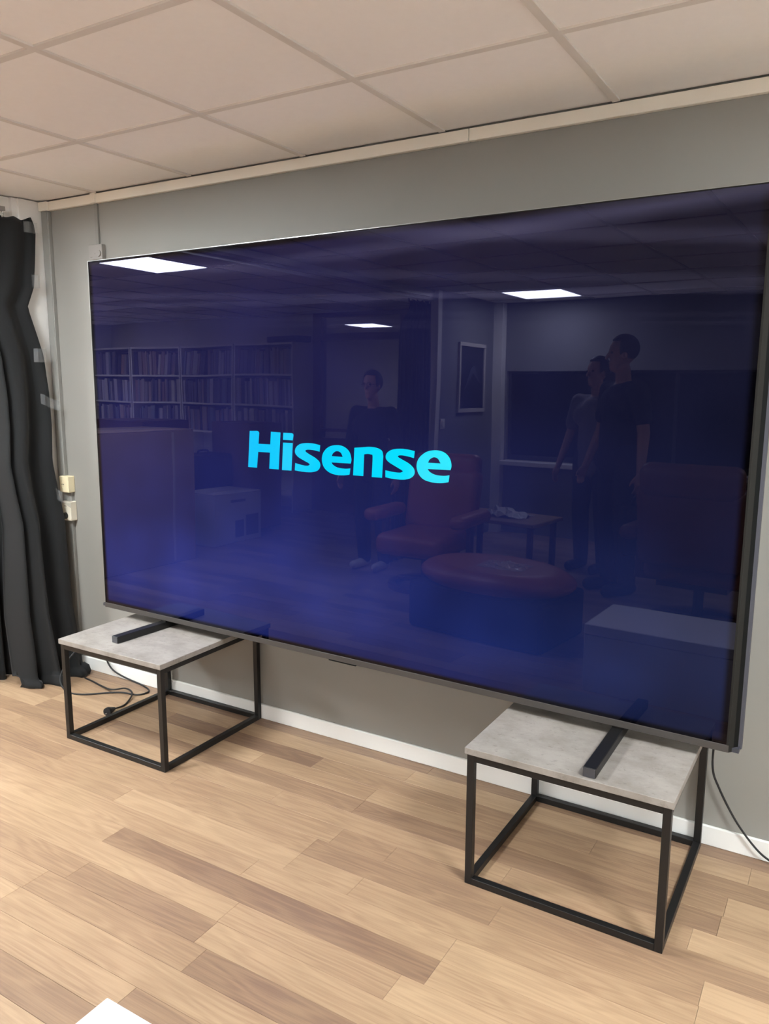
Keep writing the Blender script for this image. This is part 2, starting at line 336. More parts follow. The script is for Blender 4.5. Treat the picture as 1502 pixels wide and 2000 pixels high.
# screen material: dim blue backlight glow plus a sharp mirror layer and a faint horizontal smear
m_scr = bpy.data.materials.new('tv_screen'); m_scr.use_nodes = True; nt = m_scr.node_tree
for n in list(nt.nodes): nt.nodes.remove(n)
out = nd(m_scr, 'ShaderNodeOutputMaterial')
tc = nd(m_scr, 'ShaderNodeTexCoord'); sp = nd(m_scr, 'ShaderNodeSeparateXYZ'); ln(m_scr, tc.outputs['Object'], sp.inputs[0])
def mr(src, a, b_):
    n = nd(m_scr, 'ShaderNodeMapRange'); n.inputs['From Min'].default_value = a; n.inputs['From Max'].default_value = b_; ln(m_scr, src, n.inputs['Value']); return n.outputs['Result']
U = mr(sp.outputs['X'], -1.333, 1.333); V = mr(sp.outputs['Z'], 0.06, 1.57)
def ramp(src, stops):
    n = nd(m_scr, 'ShaderNodeValToRGB'); n.color_ramp.interpolation = 'B_SPLINE'; el = n.color_ramp.elements
    el[0].position, el[0].color = stops[0][0], (*stops[0][1], 1); el[1].position, el[1].color = stops[-1][0], (*stops[-1][1], 1)
    for p, c in stops[1:-1]: e = el.new(p); e.color = (*c, 1)
    ln(m_scr, src, n.inputs['Fac']); return n.outputs['Color']
GLOW_V = ramp(V, [(0.0, (0.006, 0.010, 0.075)), (0.10, (0.017, 0.030, 0.200)), (0.30, (0.011, 0.016, 0.110)), (0.55, (0.010, 0.010, 0.058)), (0.80, (0.009, 0.009, 0.050)), (1.0, (0.008, 0.007, 0.038))])
GLOW_U = ramp(U, [(0.0, (0.85, 0.85, 0.85)), (0.2, (1.0, 1.0, 1.0)), (0.45, (0.98, 0.98, 0.98)), (0.7, (0.55, 0.62, 0.55)), (0.88, (0.42, 0.5, 0.34)), (1.0, (0.4, 0.45, 0.26))])
mx = nd(m_scr, 'ShaderNodeMix', data_type='RGBA', blend_type='MULTIPLY'); mx.inputs['Factor'].default_value = 1.0; ln(m_scr, GLOW_V, mx.inputs['A']); ln(m_scr, GLOW_U, mx.inputs['B'])
nz = nd(m_scr, 'ShaderNodeTexNoise'); nz.inputs['Scale'].default_value = 3.2; nz.inputs['Detail'].default_value = 1.0; ln(m_scr, tc.outputs['Object'], nz.inputs['Vector'])
nr = nd(m_scr, 'ShaderNodeMapRange'); nr.inputs['From Min'].default_value = 0.3; nr.inputs['From Max'].default_value = 0.7; nr.inputs['To Min'].default_value = 0.75; nr.inputs['To Max'].default_value = 1.25; ln(m_scr, nz.outputs['Fac'], nr.inputs['Value'])
# dark inactive border of the panel
def edge(src, a, b_):
    n = nd(m_scr, 'ShaderNodeMapRange', interpolation_type='SMOOTHSTEP'); n.inputs['From Min'].default_value = a; n.inputs['From Max'].default_value = b_; ln(m_scr, src, n.inputs['Value']); return n.outputs['Result']
ax = nd(m_scr, 'ShaderNodeMath', operation='ABSOLUTE'); ln(m_scr, sp.outputs['X'], ax.inputs[0])
e1 = edge(ax.outputs[0], 1.326, 1.306); e2 = edge(sp.outputs['Z'], 0.064, 0.080); e3 = edge(sp.outputs['Z'], 1.564, 1.546)
def mul(a, b_):
    n = nd(m_scr, 'ShaderNodeMath', operation='MULTIPLY'); ln(m_scr, a, n.inputs[0]); ln(m_scr, b_, n.inputs[1]); return n.outputs[0]
st = mul(mul(mul(e1, e2), e3), nr.outputs['Result'])
em = nd(m_scr, 'ShaderNodeEmission'); ln(m_scr, mx.outputs['Result'], em.inputs['Color']); ln(m_scr, st, em.inputs['Strength'])
wn = nd(m_scr, 'ShaderNodeTexNoise'); wn.inputs['Scale'].default_value = 2.6; wn.inputs['Detail'].default_value = 0.0; ln(m_scr, tc.outputs['Object'], wn.inputs['Vector'])
bp = nd(m_scr, 'ShaderNodeBump'); bp.inputs['Strength'].default_value = 1.0; bp.inputs['Distance'].default_value = 0.0007; ln(m_scr, wn.outputs['Fac'], bp.inputs['Height'])
fr = nd(m_scr, 'ShaderNodeFresnel'); fr.inputs['IOR'].default_value = 1.37
g1 = nd(m_scr, 'ShaderNodeBsdfAnisotropic', distribution='GGX'); g1.inputs['Roughness'].default_value = 0.012; tn = nd(m_scr, 'ShaderNodeMix', data_type='RGBA', blend_type='MULTIPLY'); tn.inputs['Factor'].default_value = 1.0; tn.inputs['B'].default_value = (0.74, 0.72, 1.0, 1)
ln(m_scr, fr.outputs[0], tn.inputs['A']); ln(m_scr, tn.outputs['Result'], g1.inputs['Color']); ln(m_scr, bp.outputs['Normal'], g1.inputs['Normal'])
g2 = nd(m_scr, 'ShaderNodeBsdfAnisotropic', distribution='BECKMANN'); g2.inputs['Roughness'].default_value = 0.15; g2.inputs['Anisotropy'].default_value = 1.0; g2.inputs['Rotation'].default_value = 0.25; g2.inputs['Color'].default_value = (0.0032, 0.0028, 0.0046, 1); ln(m_scr, bp.outputs['Normal'], g2.inputs['Normal'])
tg = nd(m_scr, 'ShaderNodeTangent', direction_type='UV_MAP', uv_map='UVMap'); ln(m_scr, tg.outputs['Tangent'], g2.inputs['Tangent'])
a1 = nd(m_scr, 'ShaderNodeAddShader'); ln(m_scr, em.outputs[0], a1.inputs[0]); ln(m_scr, g1.outputs[0], a1.inputs[1])
a2 = nd(m_scr, 'ShaderNodeAddShader'); ln(m_scr, a1.outputs[0], a2.inputs[0]); ln(m_scr, g2.outputs[0], a2.inputs[1]); ln(m_scr, a2.outputs[0], out.inputs['Surface'])

bm = bm_new(); bx(bm, -1.334, 1.334, 0.0, 0.02, 0.058, 1.571)
uvl = bm.loops.layers.uv.new('UVMap')
for fc in bm.faces:
    for lp in fc.loops: lp[uvl].uv = ((lp.vert.co.x+1.34)/2.68, lp.vert.co.z/1.6)
screen = tag(obj('screen', bm, m_scr, tv), 'glossy dark blue screen mirroring the room')
bm = bm_new()
bx(bm, -TX, TX, -0.003, 0.02, TZ0, 0.0585, bevel=0.001)
bezel = obj('bottom_bezel', bm, m_tv_metal, tv)
m_tv_silver = mat('tv_silver', (165, 163, 160), 0.3, 0.8); mottle(m_tv_silver, 3, 0.03)
bm = bm_new(); bx(bm, -TX, TX, -0.002, 0.02, 1.5735, TZ1); bx(bm, -TX, -1.3365, -0.002, 0.02, 0.0585, 1.5735); tag(obj('bezel', bm, m_tv_silver, tv), 'thin silver edge strip')
bm = bm_new(); bx(bm, 1.3335, TX, -0.002, 0.02, 0.0585, 1.5735); bx(bm, -1.3365, -1.3335, -0.0015, 0.02, 0.0585, 1.5735); bx(bm, -1.3335, 1.3335, -0.0015, 0.02, 1.5705, 1.5735); obj('inner_bezel', bm, m_tv_lip, tv)
box_obj('sensor_slot', m_tv_dark, tv, -0.06, 0.062, -0.004, 0.01, 0.0335, 0.0372)
# side frames: lip, dark groove, rear shell that widens backwards (both sides), top edge
def loft(prof, z0, z1, s):
    bm = bm_new(); a = [bm.verts.new((s*(TX+dx), y, z0)) for dx, y in prof]; c = [bm.verts.new((s*(TX+dx), y, z1)) for dx, y in prof]
    for i in range(len(prof)-1): bm.faces.new((a[i], a[i+1], c[i+1], c[i]))
    inn = [bm.verts.new((s*(TX-0.02), prof[0][1]+0.003, z0)), bm.verts.new((s*(TX-0.02), prof[-1][1], z0)), bm.verts.new((s*(TX-0.02), prof[0][1]+0.003, z1)), bm.verts.new((s*(TX-0.02), prof[-1][1], z1))]
    bm.faces.new([inn[0]]+a+[inn[1]]); bm.faces.new([inn[2]]+c+[inn[3]]); bm.faces.new((inn[0], inn[1], inn[3], inn[2])); bm.faces.new((inn[0], a[0], c[0], inn[2])); bm.faces.new((inn[1], a[-1], c[-1], inn[3]))
    return bm
for s in (-1, 1):
    obj('side_lip', loft([(0.0, -0.001), (0.011, 0.012)], TZ0, TZ1, s), m_tv_lip, tv)
    obj('side_groove', loft([(0.010, 0.0121), (0.021, 0.026)], TZ0+0.012, TZ1, s), m_tv_dark, tv)
    obj('side_shell', loft([(0.020, 0.0262), (0.029, 0.038), (0.029, 0.055)], TZ0+0.002, TZ1, s), m_tv_side, tv)
    bm = bm_new(); g = bx(bm, s*TX, s*(TX+0.026), 0.008, 0.05, TZ0, TZ0+0.0125)
    obj('corner_cap', bm, m_tv_side, tv)
bm = bm_new(); bx(bm, -TX, TX, 0.0205, 0.055, TZ0+0.001, TZ1+0.003); bx(bm, -1.0, 1.0, 0.055, 0.085, TZ0+0.05, 0.95, bevel=0.01)
obj('back_shell', bm, m_tv_dark, tv)
for (x, y0, y1, rz) in ((-0.962, -0.246, 0.215, -0.07), (1.024, -0.285, 0.215, 0.0)):
    bm = bm_new(); bx(bm, -0.018, 0.018, y0, y1, 0.0, 0.029, bevel=0.002); bx(bm, -0.016, 0.016, 0.004, 0.05, 0.028, 0.045)
    fo = obj('foot', bm, m_black, tv, loc=(x, 0, 0), rot=(0.008, 0, rz+0.0219))
    box_obj('foot_cap', mat('foot_cap_grey', (62, 62, 66), 0.35), fo, -0.0165, 0.0165, y0-0.0015, y0+0.001, 0.0015, 0.0275)
# logo letters on the screen
LET = json.loads('''{"H":[[[-0.4329,0.8802],[-0.3965,0.8816],[-0.3949,0.8813],[-0.3929,0.8809],[-0.3909,0.8804],[-0.3892,0.8796],[-0.388,0.8785],[-0.3871,0.877],[-0.3864,0.8755],[-0.3857,0.8742],[-0.3904,0.8326],[-0.3313,0.8331],[-0.3274,0.8814],[-0.2811,0.8799],[-0.2923,0.7402],[-0.3384,0.7401],[-0.3334,0.8019],[-0.3926,0.8016],[-0.4001,0.7402],[-0.445,0.7402]]],"i":[[[-0.267,0.8793],[-0.2292,0.8797],[-0.2275,0.8794],[-0.2254,0.879],[-0.2233,0.8786],[-0.2216,0.8778],[-0.2206,0.8767],[-0.2199,0.8752],[-0.2194,0.8737],[-0.219,0.8725],[-0.2227,0.8528],[-0.2689,0.853]],[[-0.2691,0.8426],[-0.2229,0.843],[-0.2307,0.7397],[-0.2759,0.739]]],"s":[[[-0.0961,0.8408],[-0.1021,0.8419],[-0.1091,0.8432],[-0.1168,0.8445],[-0.1247,0.8454],[-0.1328,0.8459],[-0.1413,0.8463],[-0.1499,0.8464],[-0.1584,0.846],[-0.1668,0.8452],[-0.1753,0.8441],[-0.1834,0.8424],[-0.1905,0.8402],[-0.1965,0.8372],[-0.2017,0.8334],[-0.206,0.8293],[-0.2093,0.8252],[-0.2115,0.8209],[-0.2128,0.8164],[-0.2131,0.8119],[-0.2123,0.8076],[-0.2104,0.8037],[-0.2074,0.8],[-0.2034,0.7965],[-0.1987,0.7931],[-0.1927,0.7898],[-0.1855,0.7867],[-0.1781,0.7837],[-0.1714,0.781],[-0.1652,0.7786],[-0.1591,0.7764],[-0.1538,0.7744],[-0.1497,0.7725],[-0.1469,0.7709],[-0.1452,0.7695],[-0.1445,0.7681],[-0.145,0.7669],[-0.1467,0.7655],[-0.1495,0.7641],[-0.1533,0.7629],[-0.1579,0.7623],[-0.1638,0.7623],[-0.1707,0.7628],[-0.1781,0.7636],[-0.1853,0.7644],[-0.1923,0.7655],[-0.1996,0.7669],[-0.2064,0.7683],[-0.2122,0.7694],[-0.2146,0.7418],[-0.2074,0.7412],[-0.1988,0.7404],[-0.1896,0.7396],[-0.1801,0.7391],[-0.1701,0.7389],[-0.1594,0.7387],[-0.1488,0.7389],[-0.1392,0.7396],[-0.1304,0.7409],[-0.1222,0.7426],[-0.1149,0.7448],[-0.1088,0.7475],[-0.1042,0.7509],[-0.1007,0.7549],[-0.0982,0.7592],[-0.0967,0.7633],[-0.096,0.7675],[-0.0963,0.7717],[-0.0975,0.7758],[-0.0999,0.7798],[-0.1034,0.7836],[-0.1081,0.7872],[-0.1137,0.7907],[-0.1198,0.7942],[-0.127,0.7976],[-0.1352,0.801],[-0.1433,0.8042],[-0.15,0.8071],[-0.1551,0.8097],[-0.1594,0.8121],[-0.1624,0.8142],[-0.1641,0.8161],[-0.1642,0.8177],[-0.1628,0.8192],[-0.1603,0.8204],[-0.1573,0.8213],[-0.1534,0.8219],[-0.1486,0.8222],[-0.1434,0.8223],[-0.1383,0.8222],[-0.1334,0.822],[-0.1283,0.8216],[-0.1232,0.8211],[-0.1182,0.8206],[-0.1131,0.8198],[-0.1079,0.8189],[-0.103,0.818],[-0.0989,0.8173]]],"e":[[[0.039,0.7821],[0.0398,0.7856],[0.0409,0.7895],[0.0417,0.794],[0.0415,0.799],[0.0403,0.805],[0.0385,0.8118],[0.0357,0.8186],[0.0321,0.8245],[0.0272,0.8296],[0.0213,0.8341],[0.0148,0.838],[0.0079,0.841],[0.0008,0.8431],[-0.0068,0.8444],[-0.0147,0.845],[-0.0228,0.8448],[-0.0314,0.844],[-0.0404,0.8424],[-0.0493,0.8401],[-0.0573,0.8368],[-0.0645,0.8325],[-0.0712,0.8272],[-0.0771,0.8212],[-0.0817,0.815],[-0.085,0.8083],[-0.0873,0.8012],[-0.0884,0.7939],[-0.0885,0.7869],[-0.0876,0.78],[-0.0856,0.7731],[-0.0827,0.7666],[-0.0788,0.7607],[-0.0738,0.7555],[-0.0677,0.7509],[-0.061,0.7469],[-0.0538,0.7436],[-0.0463,0.7411],[-0.0381,0.7393],[-0.0297,0.738],[-0.0213,0.7372],[-0.0127,0.737],[-0.0038,0.7372],[0.0047,0.7378],[0.0122,0.7384],[0.0186,0.7392],[0.0242,0.7402],[0.0291,0.7412],[0.0333,0.742],[0.0371,0.7648],[0.0319,0.7641],[0.0259,0.7632],[0.0192,0.7625],[0.0123,0.7622],[0.0047,0.7623],[-0.0035,0.7626],[-0.0115,0.7634],[-0.0186,0.7644],[-0.0245,0.766],[-0.0297,0.7679],[-0.0342,0.7701],[-0.038,0.7723],[-0.0409,0.7745],[-0.0429,0.777],[-0.0444,0.7794],[-0.0458,0.7813]],[[-0.0444,0.8042],[-0.0432,0.8068],[-0.0419,0.8098],[-0.0402,0.8129],[-0.0378,0.8156],[-0.0345,0.8181],[-0.0304,0.8205],[-0.026,0.8224],[-0.0216,0.8233],[-0.0171,0.8232],[-0.0124,0.8223],[-0.008,0.8207],[-0.0043,0.8184],[-0.0015,0.8153],[0.0007,0.8112],[0.0025,0.8071],[0.004,0.8037]]],"n":[[[0.0547,0.8391],[0.0619,0.8398],[0.0704,0.8406],[0.0792,0.8415],[0.0877,0.8423],[0.0956,0.8432],[0.1032,0.8441],[0.1108,0.8449],[0.1184,0.8453],[0.1263,0.8453],[0.1343,0.845],[0.1419,0.8444],[0.1488,0.8432],[0.1552,0.8415],[0.161,0.8394],[0.1661,0.8368],[0.17,0.8336],[0.1724,0.8295],[0.1736,0.8246],[0.1742,0.8197],[0.1749,0.8156],[0.1707,0.7404],[0.1281,0.7401],[0.1291,0.7569],[0.1303,0.7775],[0.1312,0.7971],[0.1314,0.8112],[0.1307,0.8176],[0.1294,0.8192],[0.1276,0.8186],[0.1253,0.8185],[0.1224,0.8195],[0.1188,0.8201],[0.115,0.8203],[0.1112,0.8204],[0.1073,0.82],[0.1031,0.8194],[0.0992,0.8186],[0.0958,0.818],[0.0923,0.7412],[0.0491,0.7409]]],"s2":[[[0.3003,0.8397],[0.2945,0.8407],[0.2876,0.8418],[0.2802,0.8429],[0.2727,0.8438],[0.265,0.8444],[0.257,0.8448],[0.2488,0.845],[0.2408,0.8447],[0.2327,0.844],[0.2245,0.843],[0.2167,0.8415],[0.2098,0.8396],[0.2038,0.8372],[0.1985,0.8343],[0.1939,0.8311],[0.1903,0.8276],[0.1876,0.8237],[0.1858,0.8195],[0.1849,0.8152],[0.1851,0.8111],[0.1865,0.8074],[0.189,0.804],[0.1925,0.8006],[0.1972,0.7971],[0.2035,0.7934],[0.2114,0.7897],[0.2196,0.786],[0.2269,0.7827],[0.2334,0.7798],[0.2396,0.777],[0.2451,0.7746],[0.2493,0.7725],[0.2521,0.771],[0.2538,0.7698],[0.2544,0.7689],[0.254,0.7678],[0.2526,0.7665],[0.2502,0.7651],[0.2467,0.7638],[0.2424,0.763],[0.2368,0.7628],[0.23,0.7629],[0.2227,0.7633],[0.2153,0.7638],[0.2075,0.7645],[0.1991,0.7655],[0.1911,0.7665],[0.1843,0.7674],[0.1845,0.7434],[0.1909,0.7426],[0.1984,0.7416],[0.2067,0.7406],[0.2155,0.74],[0.2254,0.7395],[0.2363,0.7392],[0.247,0.7392],[0.2567,0.7398],[0.2651,0.741],[0.2728,0.7427],[0.2796,0.7448],[0.2856,0.7474],[0.2906,0.7504],[0.2949,0.754],[0.2981,0.7578],[0.3003,0.7619],[0.3013,0.7661],[0.3013,0.7707],[0.3003,0.7753],[0.2983,0.7797],[0.2953,0.7837],[0.2912,0.7876],[0.2863,0.7914],[0.2809,0.795],[0.2744,0.7985],[0.2669,0.8019],[0.2594,0.805],[0.2529,0.8079],[0.2474,0.8103],[0.2423,0.8124],[0.2382,0.8142],[0.2353,0.8159],[0.234,0.8174],[0.2339,0.8188],[0.2348,0.82],[0.2364,0.821],[0.2389,0.8217],[0.2422,0.8223],[0.2463,0.8227],[0.251,0.8227],[0.2566,0.8224],[0.263,0.8218],[0.2697,0.821],[0.2759,0.8201],[0.2818,0.8191],[0.2877,0.818],[0.2932,0.8168],[0.2978,0.8159]]],"e2":[[[0.4368,0.784],[0.4378,0.7873],[0.4391,0.7911],[0.4401,0.7954],[0.4402,0.8002],[0.4394,0.8057],[0.438,0.8119],[0.4357,0.8182],[0.4326,0.8239],[0.4286,0.829],[0.4237,0.8339],[0.418,0.8381],[0.4116,0.8415],[0.4045,0.844],[0.3966,0.8457],[0.3882,0.8466],[0.3797,0.8467],[0.3711,0.846],[0.362,0.8446],[0.3531,0.8423],[0.3449,0.8391],[0.3371,0.8347],[0.3297,0.8294],[0.323,0.8235],[0.3176,0.8175],[0.3137,0.8114],[0.3109,0.8052],[0.3091,0.7987],[0.3084,0.7922],[0.3087,0.7853],[0.3101,0.7781],[0.3125,0.7712],[0.3157,0.7649],[0.3197,0.7593],[0.3246,0.7542],[0.3304,0.7497],[0.3369,0.746],[0.3445,0.7431],[0.3531,0.7411],[0.362,0.7396],[0.3707,0.7385],[0.3792,0.7378],[0.3878,0.7377],[0.3961,0.7379],[0.404,0.7385],[0.4114,0.7395],[0.4186,0.741],[0.4251,0.7425],[0.4307,0.7438],[0.4334,0.7668],[0.4289,0.766],[0.4238,0.765],[0.418,0.764],[0.4117,0.7634],[0.4045,0.7633],[0.3965,0.7634],[0.3885,0.7639],[0.3813,0.7648],[0.3751,0.7663],[0.3694,0.7682],[0.3643,0.7705],[0.3601,0.7727],[0.3568,0.7752],[0.3544,0.7778],[0.3526,0.7803],[0.3509,0.7825]],[[0.3522,0.8037],[0.3534,0.8063],[0.3547,0.8094],[0.3563,0.8126],[0.3587,0.8153],[0.3621,0.8178],[0.3662,0.8202],[0.3705,0.8221],[0.3747,0.8231],[0.3786,0.823],[0.3826,0.8222],[0.3863,0.8207],[0.3897,0.8186],[0.3926,0.8155],[0.3951,0.8115],[0.3974,0.8074],[0.3993,0.804]]]}''')
m_logo = bpy.data.materials.new('logo_cyan'); m_logo.use_nodes = True; bl = bsdf(m_logo)
bl.inputs['Base Color'].default_value = (0.0, 0.02, 0.03, 1); bl.inputs['Roughness'].default_value = 0.08
tcl = nd(m_logo, 'ShaderNodeTexCoord'); spl = nd(m_logo, 'ShaderNodeSeparateXYZ'); ln(m_logo, tcl.outputs['Object'], spl.inputs[0])
mrl = nd(m_logo, 'ShaderNodeMapRange'); mrl.inputs['From Min'].default_value = -0.45; mrl.inputs['From Max'].default_value = 0.44; ln(m_logo, spl.outputs['X'], mrl.inputs['Value'])
mxl = nd(m_logo, 'ShaderNodeMix', data_type='RGBA'); mxl.inputs['A'].default_value = (*lin((0, 192, 255)), 1); mxl.inputs['B'].default_value = (*lin((0, 228, 255)), 1)
ln(m_logo, mrl.outputs['Result'], mxl.inputs['Factor']); ln(m_logo, mxl.outputs['Result'], bl.inputs['Emission Color']); bl.inputs['Emission Strength'].default_value = 0.88
for key in ('H', 'i', 's', 'e', 'n', 's2', 'e2'):
    cu = bpy.data.curves.new('logo_letter', 'CURVE'); cu.dimensions = '2D'; cu.fill_mode = 'FRONT'; cu.extrude = 0.0003
    for poly in LET[key]:
        s = cu.splines.new('POLY'); s.points.add(len(poly)-1); s.use_cyclic_u = True
        for p, (x, z) in zip(s.points, poly): p.co = (x, z, 0, 1)
    tmp = bpy.data.objects.new('tmp', cu); COL.objects.link(tmp)
    dg = bpy.context.evaluated_depsgraph_get(); me = bpy.data.meshes.new_from_object(tmp.evaluated_get(dg)); bpy.data.objects.remove(tmp); bpy.data.curves.remove(cu)
    me.transform(Matrix.Rotation(math.pi/2, 4, 'X')); me.transform(Matrix.Translation((0, -0.0006, 0)))
    me.materials.clear(); me.materials.append(m_logo); me.name = 'logo_letter'
    mobj('logo_letter', me, screen)

# ================================================================== TABLES
def make_table(label, x, y, rz):
    t = thing('side_table', label, 'table', (x, y, 0), rz, 'concrete-topped cube tables')
    TH, TT, W = 0.446, 0.021, 0.5985
    box_obj('table_top', m_conc, t, -W/2, W/2, -W/2, W/2, TH-TT, TH, bevel=0.0012)
    I = W/2-0.006; B = 0.022; zt = TH-TT
    for sx in (-1, 1):
        for sy in (-1, 1):
            box_obj('leg', m_black, t, sx*I, sx*(I-B), sy*I, sy*(I-B), 0, zt-0.0003, bevel=0.001)
    for sx in (-1, 1):
        box_obj('bottom_rail', m_black, t, sx*I, sx*(I-B), -I+B, I-B, 0.0003, B, bevel=0.001); box_obj('top_rail', m_black, t, sx*I, sx*(I-B), -I+B, I-B, zt-B, zt-0.0003, bevel=0.001)
        box_obj('bottom_rail', m_black, t, -I+B, I-B, sx*I, sx*(I-B), 0.0003, B, bevel=0.001); box_obj('top_rail', m_black, t, -I+B, I-B, sx*I, sx*(I-B), zt-B, zt-0.0003, bevel=0.001)
    return t
make_table('black metal cube table with a grey concrete-look top beside the black curtain', -1.2747+0.3008, -0.6072+0.2995, 0.0038)
make_table('black metal cube table with a grey concrete-look top under the right end of the television', 0.6087+0.3008, -0.6173+0.2995, -0.0042)

# ================================================================== WALL FITTINGS
t = thing('thermostat', 'grey wall thermostat with a round dial above the television corner', 'thermostat', (-1.612, 0, 2.107))
box_obj('housing', m_greyplastic, t, -0.046, 0.046, -0.024, 0, -0.034, 0.034, bevel=0.002)
bm = bm_new(); cyl(bm, (0.026, -0.0235, -0.008), (0.026, -0.030, -0.008), 0.0155, 0.0145, 24); obj('dial', bm, m_greyplastic, t, smooth=False)
box_obj('scale_mark', mat('mark_grey', (120, 116, 110), 0.6), t, -0.034, -0.022, -0.0246, -0.0235, -0.024, -0.021); box_obj('indicator', MATS['mark_grey'], t, -0.003, 0.0, -0.0246, -0.0235, -0.010, -0.004)
def socket(label, x, z, hw, hh, d, mm, holes, plug):
    t = thing('wall_socket', label, 'socket', (x, 0, z), 0, 'sockets beside the curtain')
    box_obj('housing', mm, t, -hw, hw, -d, 0, -hh, hh, bevel=0.003)
    for hx, hz, rad in holes:
        bm = bm_new(); v = bmesh.ops.create_circle(bm, cap_ends=False, segments=24, radius=rad)['verts']; bm.free()
        bm = bm_new()
        o_ = [bm.verts.new((hx+rad*math.cos(a*math.pi/12), -d-0.0012, hz+rad*math.sin(a*math.pi/12))) for a in range(24)]
        i_ = [bm.verts.new((hx+(rad-0.003)*math.cos(a*math.pi/12), -d-0.0012, hz+(rad-0.003)*math.sin(a*math.pi/12))) for a in range(24)]
        k_ = [bm.verts.new((hx+(rad-0.004)*math.cos(a*math.pi/12), -d-0.0002, hz+(rad-0.004)*math.sin(a*math.pi/12))) for a in range(24)]
        for a in range(24):
            n_ = (a+1) % 24; bm.faces.new((o_[a], o_[n_], i_[n_], i_[a])); bm.faces.new((i_[a], i_[n_], k_[n_], k_[a]))
        bm.faces.new(k_)
        rim = obj('socket_cup', bm, mm, t)
        for sx in (-0.006, 0.006):
            bm = bm_new(); cyl(bm, (hx+sx, -d-0.0008, hz), (hx+sx, -d, hz), 0.0028, seg=10); obj('pin_hole', bm, m_hole, rim)
    if plug:
        bm = bm_new(); cyl(bm, (plug[0], -d, plug[1]), (plug[0], -d-0.03, plug[1]), 0.017, 0.013, 20); ball(bm, (plug[0], -d-0.03, plug[1]), 0.0135)
        tube(bm, [(plug[0], -d-0.03, plug[1]-0.005), (plug[0]-0.006, -d-0.042, plug[1]-0.04), (plug[0]-0.012, -d-0.02, plug[1]-0.14), (plug[0]-0.02, -d-0.01, plug[1]-0.35), (plug[0]-0.01, -d-0.02, plug[1]-0.6)], 0.0035, 8, smooth=6)
        return t, bm
    return t, None
socket('cream wall socket box at the foot of the grey trunking', -1.928, 0.988, 0.034, 0.042, 0.042, m_cream, [(-0.006, 0.0, 0.022)], None)
_, pb = socket('ivory double wall socket with a black plug, below the cream socket', -1.924, 0.85, 0.034, 0.05, 0.039, m_ivory, [(-0.006, 0.026, 0.02)], (-0.006, -0.024))
po = obj('socket_plug', pb, m_rubber, None, smooth=True, loc=(-1.924, 0, 0.85)); tag(po, 'black plug with a hanging cord in the ivory wall socket', 'plug')
bm = bm_new(); bx(bm, -1.962, -1.905, -0.018, 0, 0.90, 0.9455); bx(bm, -1.955, -1.912, -0.016, 0, 0.067, 0.80, bevel=0.002)
tag(obj('lower_trunking', bm, m_trunk), 'short grey trunking below the wall sockets beside the curtain hem', 'trunking')

# ---- cables
bm = bm_new()
tube(bm, [(-1.755, -0.17, 0.165), (-1.762, -0.22, 0.12), (-1.755, -0.265, 0.05), (-1.70, -0.275, 0.006), (-1.60, -0.262, 0.0045), (-1.471, -0.154, 0.0045), (-1.366, -0.125, 0.0045), (-1.352, -0.065, 0.0045), (-1.43, -0.03, 0.0045), (-1.54, -0.03, 0.018), (-1.633, -0.03, 0.037), (-1.681, -0.03, 0.07), (-1.702, -0.03, 0.12)], 0.0042, 8, smooth=8)
tag(obj('power_cord', bm, m_rubber, None, True), 'thin black cord looping over the floor from the curtain hem to the baseboard', 'cord')
cd = thing('plug_cord', 'black cord ending in a round plug on the floor under the left table', 'cord', (-1.305, -0.347, 0))
bm = bm_new(); P = [(-1.765, -0.113, 0.0045), (-1.699, -0.122, 0.0045), (-1.514, -0.165, 0.0150), (-1.459, -0.117, 0.0150), (-1.381, -0.144, 0.0145), (-1.327, -0.232, 0.0045), (-1.314, -0.313, 0.012)]
tube(bm, [(x+1.305, y+0.347, z) for x, y, z in P], 0.0042, 8, smooth=8); obj('cable', bm, m_rubber, cd, True)
bm = bm_new(); cyl(bm, (-0.010, 0.040, 0.013), (0.0, 0.0, 0.019), 0.008, 0.018, 18); cyl(bm, (0.0, 0.0, 0.019), (0.004, -0.014, 0.0195), 0.019, 0.019, 18); obj('plug', bm, m_rubber, cd, False)
bm = bm_new()
for s in (-0.0065, 0.0065): cyl(bm, (0.004+s, -0.013, 0.0195), (0.009+s, -0.031, 0.0195), 0.0022, seg=8)
obj('pin', bm, m_metal, cd)
bm = bm_new(); tube(bm, [(1.224, -0.10, 0.56), (1.221, -0.04, 0.40), (1.222, -0.03, 0.283), (1.246, -0.03, 0.219), (1.299, -0.03, 0.127), (1.357, -0.03, 0.056), (1.407, -0.03, 0.019), (1.48, -0.04, 0.005), (1.7, -0.06, 0.005)], 0.0036, 8, smooth=8)
tag(obj('hanging_cable', bm, m_rubber, None, True), 'thin black cable hanging down the wall behind the right table', 'cable')

# ================================================================== CURTAIN beside the television wall
EDGE = [(2.279, -1.984, -0.086), (2.23, -1.982, -0.066), (2.108, -1.976, -0.083), (1.961, -1.969, -0.106), (1.861, -1.964, -0.153), (1.741, -1.958, -0.12), (1.632, -1.953, -0.092), (1.444, -1.944, -0.082), (1.292, -1.937, -0.085), (1.114, -1.928, -0.102), (0.957, -1.918, -0.087), (0.824, -1.905, -0.072), (0.584, -1.893, -0.075), (0.368, -1.886, -0.074), (0.213, -1.880, -0.06), (0.055, -1.870, -0.05)]
def edge_at(z):
    if z >= EDGE[0][0]: return EDGE[0][1:]
    for a, b_ in zip(EDGE, EDGE[1:]):
        if a[0] >= z >= b_[0]:
            t_ = (a[0]-z)/(a[0]-b_[0]); return (a[1]+(b_[1]-a[1])*t_, a[2]+(b_[2]-a[2])*t_)
    return EDGE[-1][1:]
def hash1(i): return (math.sin(i*127.1+3.7)*43758.5453) % 1
